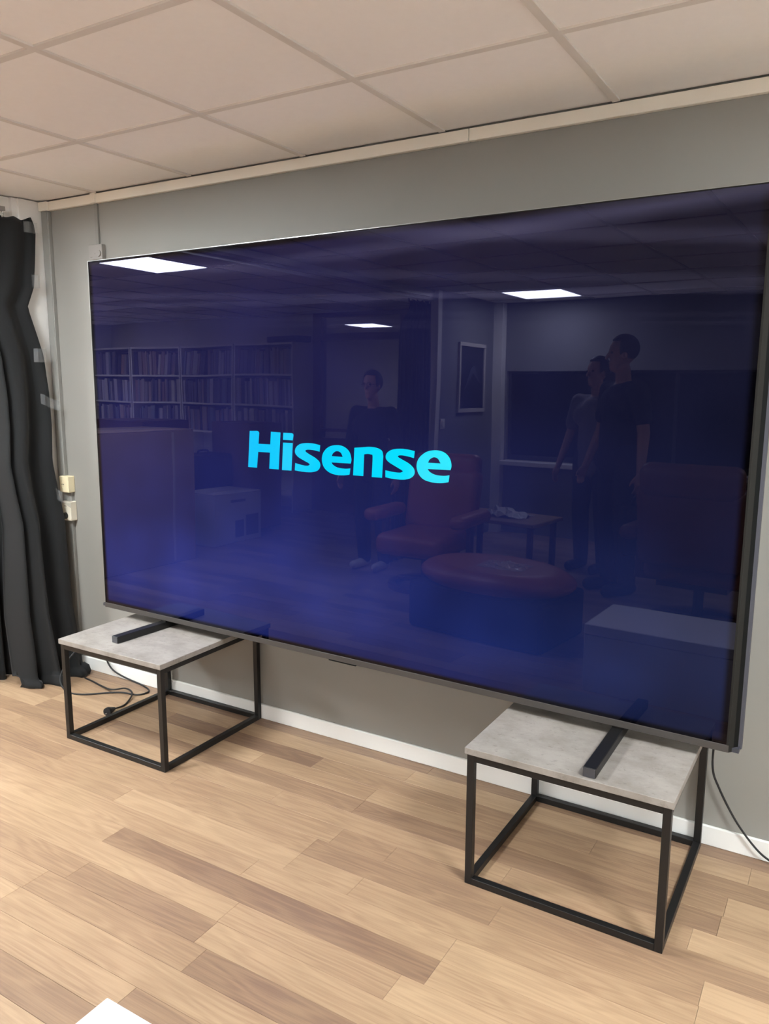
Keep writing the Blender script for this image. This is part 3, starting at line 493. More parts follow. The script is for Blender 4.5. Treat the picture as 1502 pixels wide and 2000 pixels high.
def curtain_sheet(nz=70, ns=90):
    bm = bm_new(); rows = []
    zs = [2.279-(2.279-0.05)*i/nz for i in range(nz+1)]
    for z in zs:
        k = (2.279-z)/2.23; ex, ey = edge_at(z); row = []
        Wd = 0.22+0.09*k
        for j in range(ns+1):
            s = j/ns; d = s*Wd
            amp = (0.010+0.036*k**0.8)*min(1, d/0.05)
            dd = d+0.012*math.sin(d*23+3.0*k)
            ph = dd/(0.070+0.045*k+0.02*math.sin(dd*9.0))*2*math.pi
            fold = amp*(math.sin(ph+1.1*math.sin(ph*0.37+2.2*k))+0.45*math.sin(ph*0.53+1.3+1.5*k)+0.18*math.sin(ph*1.7+4*k))
            bulge = 0.035*k**1.5*math.exp(-((d-0.11)/0.09)**2)
            back = -0.05*k*max(0, min(1, (d-0.2)/0.1))
            tz = z
            if k < 0.02: tz = z-0.010*(1-math.cos(d/0.085*2*math.pi))*0.5+0.008*math.exp(-(d/0.03)**2)
            row.append(bm.verts.new((ex+fold+bulge+back-0.015*(1-math.exp(-d/0.04)), ey-d, tz)))
        rows.append(row)
    # hem lying on the floor
    for q_, (dxx, zz) in enumerate(((0.02, 0.062), (0.05, 0.052), (0.062, 0.022), (0.050, 0.003))):
        row = []
        for j in range(ns+1):
            p = rows[nz][j].co; s = j/ns*0.42
            wv = 0.5+0.5*math.sin(s*31+0.6)+0.35*math.sin(s*77+q_*0.5)
            n_ = hash1(j*3+q_)*0.006 if q_ == 3 else 0
            vis = 1.0
            row.append(bm.verts.new((p.x+dxx*(0.55+0.5*wv*0.8)*(0.25+0.75*vis)+n_, p.y+0.004*math.sin(s*140), max(0.002, zz*(0.4+0.55*wv*0.8)*(0.35+0.65*vis)))))
        rows.append(row)
    for a, b_ in zip(rows, rows[1:]):
        for j in range(ns): bm.faces.new((a[j], a[j+1], b_[j+1], b_[j]))
    return bm
cur = thing('curtain', 'long black fabric curtain bunched and taped at the white jamb beside the television', 'curtain', (0, 0, 0), 0, 'black curtains of the opening')
co = obj('fabric', curtain_sheet(), m_fab, cur, True)
so = co.modifiers.new('thick', 'SOLIDIFY'); so.thickness = 0.0025
# rear panel further along the opening
bm = bm_new(); rows = []
for i in range(41):
    z = 2.27-2.268*i/40; k = i/40; row = []
    for j in range(101):
        d = j/100*0.27; ph = d/0.075*2*math.pi
        row.append(bm.verts.new((-2.10-0.03*k+(0.008+0.02*k)*math.sin(ph+0.6*math.sin(ph*0.31)), -0.19-d+0.03*k, z)))
    rows.append(row)
for a, b_ in zip(rows, rows[1:]):
    for j in range(100): bm.faces.new((a[j], a[j+1], b_[j+1], b_[j]))
co = tag(obj('rear_curtain', bm, m_fab, None, True), 'second black curtain hanging behind the taped one at the left edge', 'curtain', 'black curtains of the opening')
so = co.modifiers.new('thick', 'SOLIDIFY'); so.thickness = 0.0025
# rail, hooks, tape
rl = thing('curtain_rail', 'grey metal curtain rail with small chrome hooks on the white lintel', 'rail', (-1.985, 0, 0))
bm = bm_new(); bx(bm, -0.012, 0.012, -4.2, -0.224, 2.292, 2.312, bevel=0.001); obj('track', bm, mat('rail_grey', (150, 146, 140), 0.35, 0.6), rl)
bm = bm_new(); bx(bm, -0.045, -0.012, -0.30, -0.28, 2.296, 2.308); obj('bracket', bm, MATS['rail_grey'], rl)
hm = None
for k in range(6):
    bm = bm_new(); y = -0.236-k*0.09
    tube(bm, [(0.0, y, 2.293), (0.004, y+0.004, 2.281), (0.010, y, 2.272), (0.008, y-0.006, 2.262), (0.0, y-0.003, 2.268)], 0.0022, 6, smooth=4)
    obj('hook', bm, m_metal, rl, True)
m_tape = bpy.data.materials.new('clear_tape'); m_tape.use_nodes = True; nt = m_tape.node_tree
b = bsdf(m_tape); b.inputs['Base Color'].default_value = (0.35, 0.36, 0.36, 1); b.inputs['Roughness'].default_value = 0.06; b.inputs['Alpha'].default_value = 0.16; b.inputs['Specular IOR Level'].default_value = 1.0
def tape(label, pts):
    """a crumpled strip: list of (left, right) point pairs"""
    bm = bm_new(); L_ = [(bm.verts.new(a), bm.verts.new(c)) for a, c in pts]
    for (a, c), (d, e_) in zip(L_, L_[1:]): bm.faces.new((a, c, e_, d))
    o = obj('tape_strip', bm, m_tape, None, False); s_ = o.modifiers.new('thick', 'SOLIDIFY'); s_.thickness = 0.0004
    return tag(o, label, 'tape', 'strips of clear tape on the curtain')
def tp(y0, y1, z0, z1, x=-1.955, crinkle=0.006, n=5, slant=0.0):
    out_ = []
    for i in range(n+1):
        t_ = i/n; yy = y0+(y1-y0)*t_; xx = x+crinkle*(hash1(i+y0*91+z0*17)-0.5)*2
        out_.append(((xx, yy, z0+slant*t_), (xx+crinkle*(hash1(i*5+z1*31)-0.5), yy, z1+slant*t_)))
    return out_
tape('topmost clear tape holding the curtain to the jamb', tp(-0.145, -0.078, 2.21, 2.26, -1.955))
tape('bright crinkled tape at the upper pinch of the curtain', tp(-0.137, -0.088, 1.955, 2.015, -1.945, 0.014))
tape('two-fold clear tape at mid height on the flared curtain', tp(-0.158, -0.092, 1.60, 1.665, -1.925, 0.01))
tape('clear tape with a bright edge below the middle of the curtain', tp(-0.157, -0.055, 1.40, 1.45, -1.905, 0.010, slant=-0.04))
tape('lowest clear tape beside the cream wall socket', tp(-0.13, -0.045, 0.93, 0.985, -1.875, 0.007, slant=-0.06))

# ================================================================== THE REST OF THE ROOM (seen mirrored in the screen)
# ---- white box on the floor in front of the television
m_wbox = mat('white_carton', (240, 240, 240), 0.45); mottle(m_wbox, 4, 0.01)
wb = thing('white_box', 'white rectangular box on the floor in front of the television', 'box', (0.386, -1.744, 0), 0.0)
box_obj('body', m_wbox, wb, 0.001, 0.899, -0.449, -0.001, 0, 0.30, bevel=0.002)
box_obj('lid', m_wbox, wb, 0, 0.90, -0.45, 0, 0.301, 0.352, bevel=0.003)

# ---- seating
m_leather = mat('terracotta_leather', (178, 104, 78), 0.42); mottle(m_leather, 9, 0.1, 0.2, 120)
m_brown = mat('dark_brown_leather', (118, 70, 50), 0.45); mottle(m_brown, 9, 0.1, 0.2, 120)
m_wood = mat('dark_wood', (92, 58, 42), 0.4); mottle(m_wood, 6, 0.2)
def cushion(bm, c, size, rad, rx=0.0, seg=5):
    M = Matrix.Translation(c) @ Matrix.Rotation(rx, 4, 'X')
    bx(bm, -size[0]/2, size[0]/2, -size[1]/2, size[1]/2, -size[2]/2, size[2]/2, bevel=rad, seg=seg, mtx=M)
def recliner(label, loc, rz, mm, sc=1.0):
    t = thing('recliner', label, 'armchair', loc, rz, 'leather recliners')
    t.scale = (sc, sc, sc)
    bm = bm_new(); n = 40                      # round wooden base ring
    for a in range(n):
        a0, a1 = 2*math.pi*a/n, 2*math.pi*(a+1)/n
        q_ = [(0.29*math.cos(a0), 0.29*math.sin(a0)), (0.29*math.cos(a1), 0.29*math.sin(a1)), (0.23*math.cos(a1), 0.23*math.sin(a1)), (0.23*math.cos(a0), 0.23*math.sin(a0))]
        lo = [bm.verts.new((x, y, 0.0)) for x, y in q_]; hi = [bm.verts.new((x, y, 0.035)) for x, y in q_]
        for k in range(4): bm.faces.new((lo[k], lo[(k+1) % 4], hi[(k+1) % 4], hi[k]))
        bm.faces.new(hi); bm.faces.new(lo)
    bmesh.ops.remove_doubles(bm, verts=bm.verts, dist=0.0005)
    bx(bm, -0.24, 0.24, -0.025, 0.025, 0.034, 0.06, bevel=0.004)
    obj('base_ring', bm, m_wood, t)
    bm = bm_new(); cyl(bm, (0, 0, 0.05), (0, 0, 0.27), 0.03); bx(bm, -0.2, 0.2, -0.2, 0.2, 0.25, 0.28); obj('column', bm, m_black, t)
    bm = bm_new(); cushion(bm, (0, 0.04, 0.36), (0.56, 0.58, 0.16), 0.06); obj('seat', bm, mm, t, True)
    bm = bm_new(); cushion(bm, (0, -0.28, 0.63), (0.60, 0.15, 0.50), 0.06, 0.22); obj('backrest', bm, mm, t, True)
    bm = bm_new(); cushion(bm, (0, -0.345, 0.89), (0.56, 0.14, 0.20), 0.06, 0.10); obj('headrest', bm, mm, t, True)
    for s in (-1, 1):
        bm = bm_new(); cushion(bm, (s*0.365, 0.0, 0.55), (0.13, 0.50, 0.09), 0.042); a_ = obj('armrest', bm, mm, t, True)
        bm = bm_new(); bx(bm, s*0.365-0.02, s*0.365+0.02, -0.03, 0.03, 0.26, 0.52, bevel=0.006); bx(bm, min(s*0.1, s*0.385), max(s*0.1, s*0.385), -0.03, 0.03, 0.24, 0.28, bevel=0.004); obj('arm_bracket', bm, m_wood, a_)
    return t
recliner('terracotta leather recliner facing the television, mirrored under the end of the logo', (-1.34, -3.12, 0), -0.05, m_leather)
recliner('brown leather recliner with its back to the television, mirrored at the right edge', (0.60, -3.30, 0), math.pi+0.03, m_brown, 1.08)
bench = thing('footstool', 'long padded footstool with terracotta leather top and black body', 'footstool', (-0.42, -2.42, 0), 0.08)
box_obj('body', mat('black_cloth', (20, 20, 22), 0.85), bench, -0.47, 0.47, -0.29, 0.29, 0, 0.30, bevel=0.03, seg=3)
bm = bm_new(); ball(bm, (0, 0, 0.355), 1.0, 0.52, 0.34, 0.095, 40, 20)
for v in bm.verts: v.co.z = 0.355+max(-0.06, min(0.07, (v.co.z-0.355)*1.25))
obj('cushion', bm, m_leather, bench, True)
# crumpled clear plastic on the footstool
m_plastic = bpy.data.materials.new('crumpled_plastic'); m_plastic.use_nodes = True; b = bsdf(m_plastic)
b.inputs['Base Color'].default_value = (0.85, 0.86, 0.88, 1); b.inputs['Roughness'].default_value = 0.12; b.inputs['Alpha'].default_value = 0.35; b.inputs['Specular IOR Level'].default_value = 1.0
def crumple(nx, ny, sx, sy, h, seed):
    rnd = random.Random(seed); bm = bm_new(); V = [[bm.verts.new(((i/nx-0.5)*sx+rnd.uniform(-1, 1)*sx/nx*0.4, (j/ny-0.5)*sy+rnd.uniform(-1, 1)*sy/ny*0.4, rnd.uniform(0, h)*(1-abs(i/nx-0.5)*1.6)*(1-abs(j/ny-0.5)*1.6)+0.001)) for j in range(ny+1)] for i in range(nx+1)]
    for i in range(nx):
        for j in range(ny):
            bm.faces.new((V[i][j], V[i+1][j], V[i+1][j+1])); bm.faces.new((V[i][j], V[i+1][j+1], V[i][j+1]))
    return bm
tag(obj('plastic_bag', crumple(12, 9, 0.30, 0.22, 0.05, 4), m_plastic, None, False, (-0.36, -2.40, 0.424)), 'crumpled clear plastic bag lying on the terracotta footstool', 'bag')

# ---- low table with packing material
ct = thing('coffee_table', 'low wooden coffee table with packing foam, mirrored beside the standing people', 'table', (-1.16, -4.12, 0), 0.1)
m_ctop = mat('beech_top', (170, 140, 108), 0.5); mottle(m_ctop, 6, 0.12)
box_obj('table_top', m_ctop, ct, -0.42, 0.42, -0.26, 0.26, 0.40, 0.43, bevel=0.006)
for sx in (-1, 1):
    for sy in (-1, 1): box_obj('leg', m_wood, ct, sx*0.38, sx*0.34, sy*0.22, sy*0.18, 0, 0.3995)
m_foam = mat('white_foam', (232, 232, 230), 0.7); mottle(m_foam, 10, 0.03)
tag(obj('packing_foam', crumple(10, 7, 0.42, 0.26, 0.16, 9), m_foam, None, False, (-1.16, -4.12, 0.431)), 'crumpled white packing foam on the low coffee table', 'packing')

# ---- cartons in the side room
m_card = mat('brown_cardboard', (172, 146, 122), 0.75); mottle(m_card, 5, 0.06, 0.1, 90)
m_card2 = mat('dark_cardboard', (132, 98, 78), 0.75); mottle(m_card2, 5, 0.08)
m_ptape = mat('packing_tape', (205, 196, 180), 0.3); mottle(m_ptape, 8, 0.03)
def carton(label, x0, x1, y0, y1, h, mm, seam='x', z=0.0, tape_v=False):
    t = thing('cardboard_box', label, 'box', ((x0+x1)/2, (y0+y1)/2, z), 0, 'cartons in the side room'); wx, wy = (x1-x0)/2, (y1-y0)/2
    box_obj('body', mm, t, -wx, wx, -wy, wy, 0, h-0.006, bevel=0.004)
    box_obj('flap', mm, t, -wx, -0.002, -wy, wy, h-0.0055, h, bevel=0.001); box_obj('flap', mm, t, 0.002, wx, -wy, wy, h-0.0055, h, bevel=0.001)
    bm = bm_new(); bx(bm, -0.03, 0.03, -wy-0.001, wy+0.001, h+0.0003, h+0.001); bx(bm, wx+0.0003, wx+0.0015, -wy+0.22, -wy+0.245, 0.02, h-0.02) if tape_v else None
    obj('tape', bm, m_ptape, t); return t
carton('tall wide cardboard carton nearest the opening, mirrored at the left of the screen', -4.15, -3.50, -2.80, -1.25, 1.13, m_card, tape_v=True)
carton('dark cardboard box between the tall carton and the bookcases', -5.6, -4.75, -3.9, -3.3, 1.14, m_card2)
carton('narrow tall cardboard box mirrored just left of the logo', -4.55, -4.02, -4.55, -4.05, 1.13, m_card2)
pk = carton('white printed appliance box on the floor of the side room', -4.12, -3.70, -3.86, -3.22, 0.49, mat('printed_carton', (205, 200, 198), 0.6))
m_print = mat('print_dark', (92, 92, 100), 0.6); mottle(m_print, 6, 0.08)
bm = bm_new(); bx(bm, 0.2102, 0.2112, -0.28, -0.10, 0.05, 0.26); obj('print', bm, m_print, pk)
box_obj('print', m_print, pk, 0.2102, 0.2112, -0.07, 0.05, 0.05, 0.22); box_obj('print', m_print, pk, 0.2102, 0.2112, -0.10, 0.10, 0.40, 0.425)
bg = thing('equipment_case', 'black padded equipment case on a stool behind the white appliance box', 'case', (-4.35, -3.72, 0.46))
bm = bm_new(); bx(bm, -0.17, 0.17, -0.27, 0.27, 0, 0.36, bevel=0.04, seg=3); obj('body', bm, m_rubber, bg); bm = bm_new(); tube(bm, [(0, -0.08, 0.355), (0, -0.06, 0.39), (0, 0.06, 0.39), (0, 0.08, 0.355)], 0.01, 8, smooth=5); obj('handle', bm, m_rubber, bg)
stl = thing('stool', 'plain wooden stool carrying the black equipment case', 'stool', (-4.35, -3.72, 0))
box_obj('seat', m_wood, stl, -0.19, 0.19, -0.28, 0.28, 0.43, 0.459, bevel=0.004)
for sx in (-1, 1):
    for sy in (-1, 1): box_obj('leg', m_wood, stl, sx*0.18, sx*0.145, sy*0.27, sy*0.235, 0, 0.4295)

# ---- bookcases full of records and folders along the front wall of the side room
m_shelf = mat('bookcase_white', (240, 236, 228), 0.5); mottle(m_shelf, 6, 0.03)
YF, YBK = -5.27, -5.64; ROWZ = [0.0, 0.185, 0.55, 0.91, 1.27, 1.63, 1.995]
BX = [(-5.40, -4.45), (-6.36, -5.42), (-7.32, -6.38), (-8.15, -7.34)]
ordn = ['nearest the glazed door', 'second from the glazed door', 'third from the glazed door', 'at the far end of the row']
sp_cols = [(214, 206, 194), (188, 180, 172), (150, 140, 134), (120, 112, 118), (96, 92, 104), (70, 66, 76), (160, 130, 110), (205, 198, 205), (132, 140, 150), (182, 160, 140)]
spm = []
for i, c in enumerate(sp_cols): mm = mat('spine_%d' % i, c, 0.6); mottle(mm, 30, 0.1); spm.append(mm)
bookmesh = {}
for (x0, x1), wh in zip(BX, ordn):
    t = thing('bookcase', 'white bookcase %s, filled with record sleeves and folders' % wh, 'bookcase', ((x0+x1)/2, YF, 0), 0, 'white bookcases'); wx = (x1-x0)/2; D = YF-YBK
    for s in (-1, 1): box_obj('side_panel', m_shelf, t, s*wx, s*(wx-0.02), -D, 0, 0, 2.02)
    box_obj('back_panel', m_shelf, t, -wx+0.02, wx-0.02, -D, -D+0.008, 0, 2.02)
    for z in ROWZ[1:]: box_obj('shelf', m_shelf, t, -wx+0.0201, wx-0.0201, -D+0.008, 0, z, z+0.022)
    for ri, z in enumerate(ROWZ[2:5]):
        rowname = ('lower', 'middle', 'top')[ri]
        z = ROWZ[3:6][ri]+0.0222
        for half in (-1, 1):
            a = (x0+x1)/2+(0.0 if half > 0 else -wx+0.024); lim = (x0+x1)/2+(wx-0.024 if half > 0 else 0.0); lean = random.choice((0, 0, 0.08, 0.14)) if ri == 2 else random.choice((0, 0, 0, -0.06))
            x = a+0.006+(0.09 if lean < 0 else 0.0)
            while True:
                wbk = random.choice((0.018, 0.03, 0.03, 0.045, 0.06)); hb = random.choice((0.27, 0.29, 0.305, 0.31)); dep = random.choice((0.22, 0.25, 0.28)); mi = random.randrange(len(spm))
                ext = abs(math.sin(lean))*hb if lean > 0 else 0.002
                if x+wbk+ext > lim-0.004: break
                key = (wbk, hb, dep, mi)
                if key not in bookmesh:
                    bm = bm_new(); bx(bm, 0, wbk, -dep, 0, 0, hb, bevel=0.0012); me = bpy.data.meshes.new('record_folder'); bm.to_mesh(me); bm.free(); me.materials.append(spm[mi]); bookmesh[key] = me
                o = mobj('record_folder', bookmesh[key], None, (x+(0 if lean >= 0 else 0), YF-0.012-random.uniform(0, 0.02), z+ (wbk*math.sin(lean) if lean > 0 else 0)), (0, lean if lean > 0 else 0, 0))
                tag(o, 'upright record folder on the %s shelf, bookcase %s' % (rowname, wh), 'folder', '%s shelf folders, bookcase %s' % (rowname, wh))
                x += wbk/math.cos(lean)+0.003
bb = thing('black_case', 'flat black box lying on top of the bookcase nearest the glazed door', 'box', (-4.62, -5.42, 2.0202))
box_obj('body', m_rubber, bb, -0.25, 0.22, -0.13, 0.13, 0.0003, 0.075, bevel=0.01, seg=2); box_obj('panel', m_tv_dark, bb, -0.2, 0.17, 0.1301, 0.133, 0.015, 0.06)

# ---- glazed wooden door screen with transom
m_dw = mat('reddish_door_wood', (112, 74, 62), 0.45); mottle(m_dw, 5, 0.15)
m_glass = bpy.data.materials.new('door_glass'); m_glass.use_nodes = True; nt = m_glass.node_tree
for n in list(nt.nodes): nt.nodes.remove(n)
o_ = nd(m_glass, 'ShaderNodeOutputMaterial'); tr = nd(m_glass, 'ShaderNodeBsdfTransparent'); gl = nd(m_glass, 'ShaderNodeBsdfAnisotropic'); gl.inputs['Roughness'].default_value = 0.02; gl.inputs['Color'].default_value = (0.9, 0.9, 0.9, 1)
fz = nd(m_glass, 'ShaderNodeFresnel'); mxg = nd(m_glass, 'ShaderNodeMixShader'); ln(m_glass, fz.outputs[0], mxg.inputs[0]); ln(m_glass, tr.outputs[0], mxg.inputs[1]); ln(m_glass, gl.outputs[0], mxg.inputs[2]); ln(m_glass, mxg.outputs[0], o_.inputs[0])
bm = bm_new()
for a in ((DX0, DX0+0.12, 0, H), (DX1-0.12, DX1, 0, H), (DX0+0.12, DX1-0.12, 2.045, 2.125), (DX0+0.12, DX1-0.12, H-0.05, H), (DX0+0.12, DX1-0.12, 0, 0.9), (DX0+0.12, DX1-0.12, 0.98, 1.02)): bx(bm, a[0], a[1], YB-0.10, YB+0.01, a[2], a[3])
dr = struct('door_1', bm, m_dw, 'reddish wooden door screen with glass panes, seen mirrored above the logo')
for (a, c) in ((1.02, 2.045), (2.125, H-0.05)): box_obj('pane', m_glass, dr, DX0+0.12, DX1-0.12, YB-0.05, YB-0.044, a, c)
box_obj('lower_panel', mat('door_panel_dark', (70, 52, 48), 0.5), dr, DX0+0.14, DX1-0.14, YB+0.0101, YB+0.016, 0.1, 0.82)
# bright blind beyond the door
bm = bm_new(); bx(bm, -4.6, -3.0, -8.3, -8.28, 1.95, 2.3); tag(obj('wall_board', bm, m_white), 'pale horizontal board hanging in the room beyond the glazed door', 'board')
bm = bm_new(); bx(bm, -4.9, -2.95, -8.6, -8.5, 0, 1.93); tag(obj('dark_partition', bm, m_dwall), 'dark partition panel in the room beyond the glazed door', 'panel')

# ---- far curtain of the opening
bm = bm_new(); rows = []
for i in range(41):
    z = 2.26-2.25*i/40; k = i/40; row = []
    y0 = -3.82+0.16*k-0.14*math.exp(-((k-0.03)/0.05)**2); y1 = -4.30-0.06*k
    for j in range(91):
        s = j/90; ph = s*9*2*math.pi
        row.append(bm.verts.new((-2.03+(0.012+0.02*k)*math.sin(ph+0.7*math.sin(ph*0.4)), y0+(y1-y0)*s, z-0.02*math.sin(s*5*math.pi)**2*(1 if i == 0 else 0))))
    rows.append(row)
for a, c in zip(rows, rows[1:]):
    for j in range(90): bm.faces.new((a[j], a[j+1], c[j+1], c[j]))
co = tag(obj('far_curtain', bm, m_fab, None, True), 'gathered black curtain at the far post of the opening, mirrored behind the logo', 'curtain', 'black curtains of the opening')
so = co.modifiers.new('thick', 'SOLIDIFY'); so.thickness = 0.0025

# ---- picture and switch on the partition wall
pf = thing('framed_picture', 'dark landscape print in a pale frame on the partition wall', 'picture', (PX, -5.06, 1.61))
bm = bm_new()
for a in ((-0.285, 0.285, -0.34, -0.30), (-0.285, 0.285, 0.305, 0.34), (-0.285, -0.255, -0.30, 0.305), (0.255, 0.285, -0.30, 0.305)): bx(bm, 0.001, 0.025, a[0], a[1], a[2], a[3], bevel=0.002)
obj('frame', bm, mat('pale_frame', (205, 198, 190), 0.5), pf)
m_pic = mat('dark_print', (44, 46, 60), 0.35); mottle(m_pic, 4, 0.5)
box_obj('print', m_pic, pf, 0.001, 0.012, -0.255, 0.255, -0.30, 0.305)
bm = bm_new(); pl = [(-0.2, -0.06), (-0.05, 0.13), (0.02, 0.10), (0.16, -0.12), (0.05, -0.02), (-0.03, 0.06)]
lo = [bm.verts.new((0.0125, y, z)) for y, z in pl]; hi = [bm.verts.new((0.0135, y, z)) for y, z in pl]; bm.faces.new(hi); bm.faces.new(lo)
for k in range(len(pl)): bm.faces.new((lo[k], lo[(k+1) % len(pl)], hi[(k+1) % len(pl)], hi[k]))
obj('pale_ridge', bm, mat('print_grey', (86, 88, 104), 0.4), pf)
sw = thing('light_switch', 'small white light switch beside the far curtain', 'switch', (PX, -4.50, 1.17))
box_obj('plate', m_white, sw, 0.0003, 0.012, -0.04, 0.04, -0.05, 0.05, bevel=0.003); box_obj('rocker', m_white, sw, 0.0121, 0.017, -0.022, 0.022, -0.03, 0.03, bevel=0.002)

# ---- night window with sill
m_night = mat('night_glass', (8, 10, 16), 0.06); mottle(m_night, 2, 0.05)
bm = bm_new(); fw = 0.05
bx(bm, WX0, WX1, YB-0.1, YB-0.04, WZ0, WZ0+fw); bx(bm, WX0, WX1, YB-0.1, YB-0.04, WZ1-0.025, WZ1)
for x in (WX0, -0.2, 1.2, WX1-fw): bx(bm, x, x+fw*0.6, YB-0.1, YB-0.04, WZ0+fw, WZ1-0.025)
win = struct('window_1', bm, mat('dark_window_frame', (60, 60, 64), 0.5), 'wide black night window in the front wall, seen mirrored behind the people')
for a, c in ((WX0+0.03, -0.2), (-0.17, 1.2), (1.23, WX1-fw)): box_obj('pane', m_night, win, a, c, YB-0.08, YB-0.07, WZ0+fw, WZ1-0.025)
box_obj('window_sill', m_white, win, WX0, WX1, YB-0.11, YB+0.16, WZ0-0.045, WZ0-0.001, bevel=0.004)

# ================================================================== PEOPLE
m_skin = mat('skin', (196, 146, 122), 0.55); mottle(m_skin, 12, 0.05)
m_hair = mat('dark_hair', (34, 27, 24), 0.6); mottle(m_hair, 40, 0.3)
def cap(bm, p0, p1, r0, r1, n=14):
    p0, p1 = Vector(p0), Vector(p1); ball(bm, p0, r0, seg=n, rings=8); ball(bm, p1, r1, seg=n, rings=8)
    if (p1-p0).length > 1e-4: cyl(bm, p0, p1, r0, r1, n)
def remesh(name, bm, voxel, m_, parent, sm=6):
    me = bpy.data.meshes.new('tmp'); bm.to_mesh(me); bm.free(); o = bpy.data.objects.new('tmp', me); COL.objects.link(o)
    q_ = o.modifiers.new('r', 'REMESH'); q_.mode = 'VOXEL'; q_.voxel_size = voxel
    s_ = o.modifiers.new('s', 'SMOOTH'); s_.factor = 0.5; s_.iterations = sm
    dg = bpy.context.evaluated_depsgraph_get(); me2 = bpy.data.meshes.new_from_object(o.evaluated_get(dg)); bpy.data.objects.remove(o); bpy.data.meshes.remove(me)
    for p in me2.polygons: p.use_smooth = True
    me2.name = name; me2.materials.clear(); me2.materials.append(m_); return mobj(name, me2, parent)
def hand(bm, wrist, down, side, curl=0.35):
    """palm, four fingers of different length and a thumb leaving the side of the palm; the palm faces the thigh"""
    w_ = Vector(wrist); d = Vector(down).normalized(); fw = Vector((0, 1, 0)); inn = Vector((-side, 0, 0))
    for k in (-0.028, -0.010, 0.010, 0.028): cap(bm, w_+d*0.012+fw*k*0.6, w_+d*0.085+fw*k, 0.015, 0.0125, 10)
    for k, L_ in ((0.029, 0.070), (0.010, 0.080), (-0.010, 0.074), (-0.028, 0.058)):
        a = w_+d*0.088+fw*k; c = a+(d*math.cos(curl)+inn*math.sin(curl))*L_*0.5; e_ = c+(d*math.cos(curl*2.2)+inn*math.sin(curl*2.2))*L_*0.5
        cap(bm, a, c, 0.0095, 0.0088, 8); cap(bm, c, e_, 0.0088, 0.0075, 8)
    a = w_+d*0.03+fw*0.034; c = a+(d*0.75+fw*0.55+inn*0.25).normalized()*0.042; e_ = c+(d*0.95+fw*0.15+inn*0.3).normalized()*0.030
    cap(bm, a, c, 0.0125, 0.0105, 8); cap(bm, c, e_, 0.0105, 0.0085, 8)
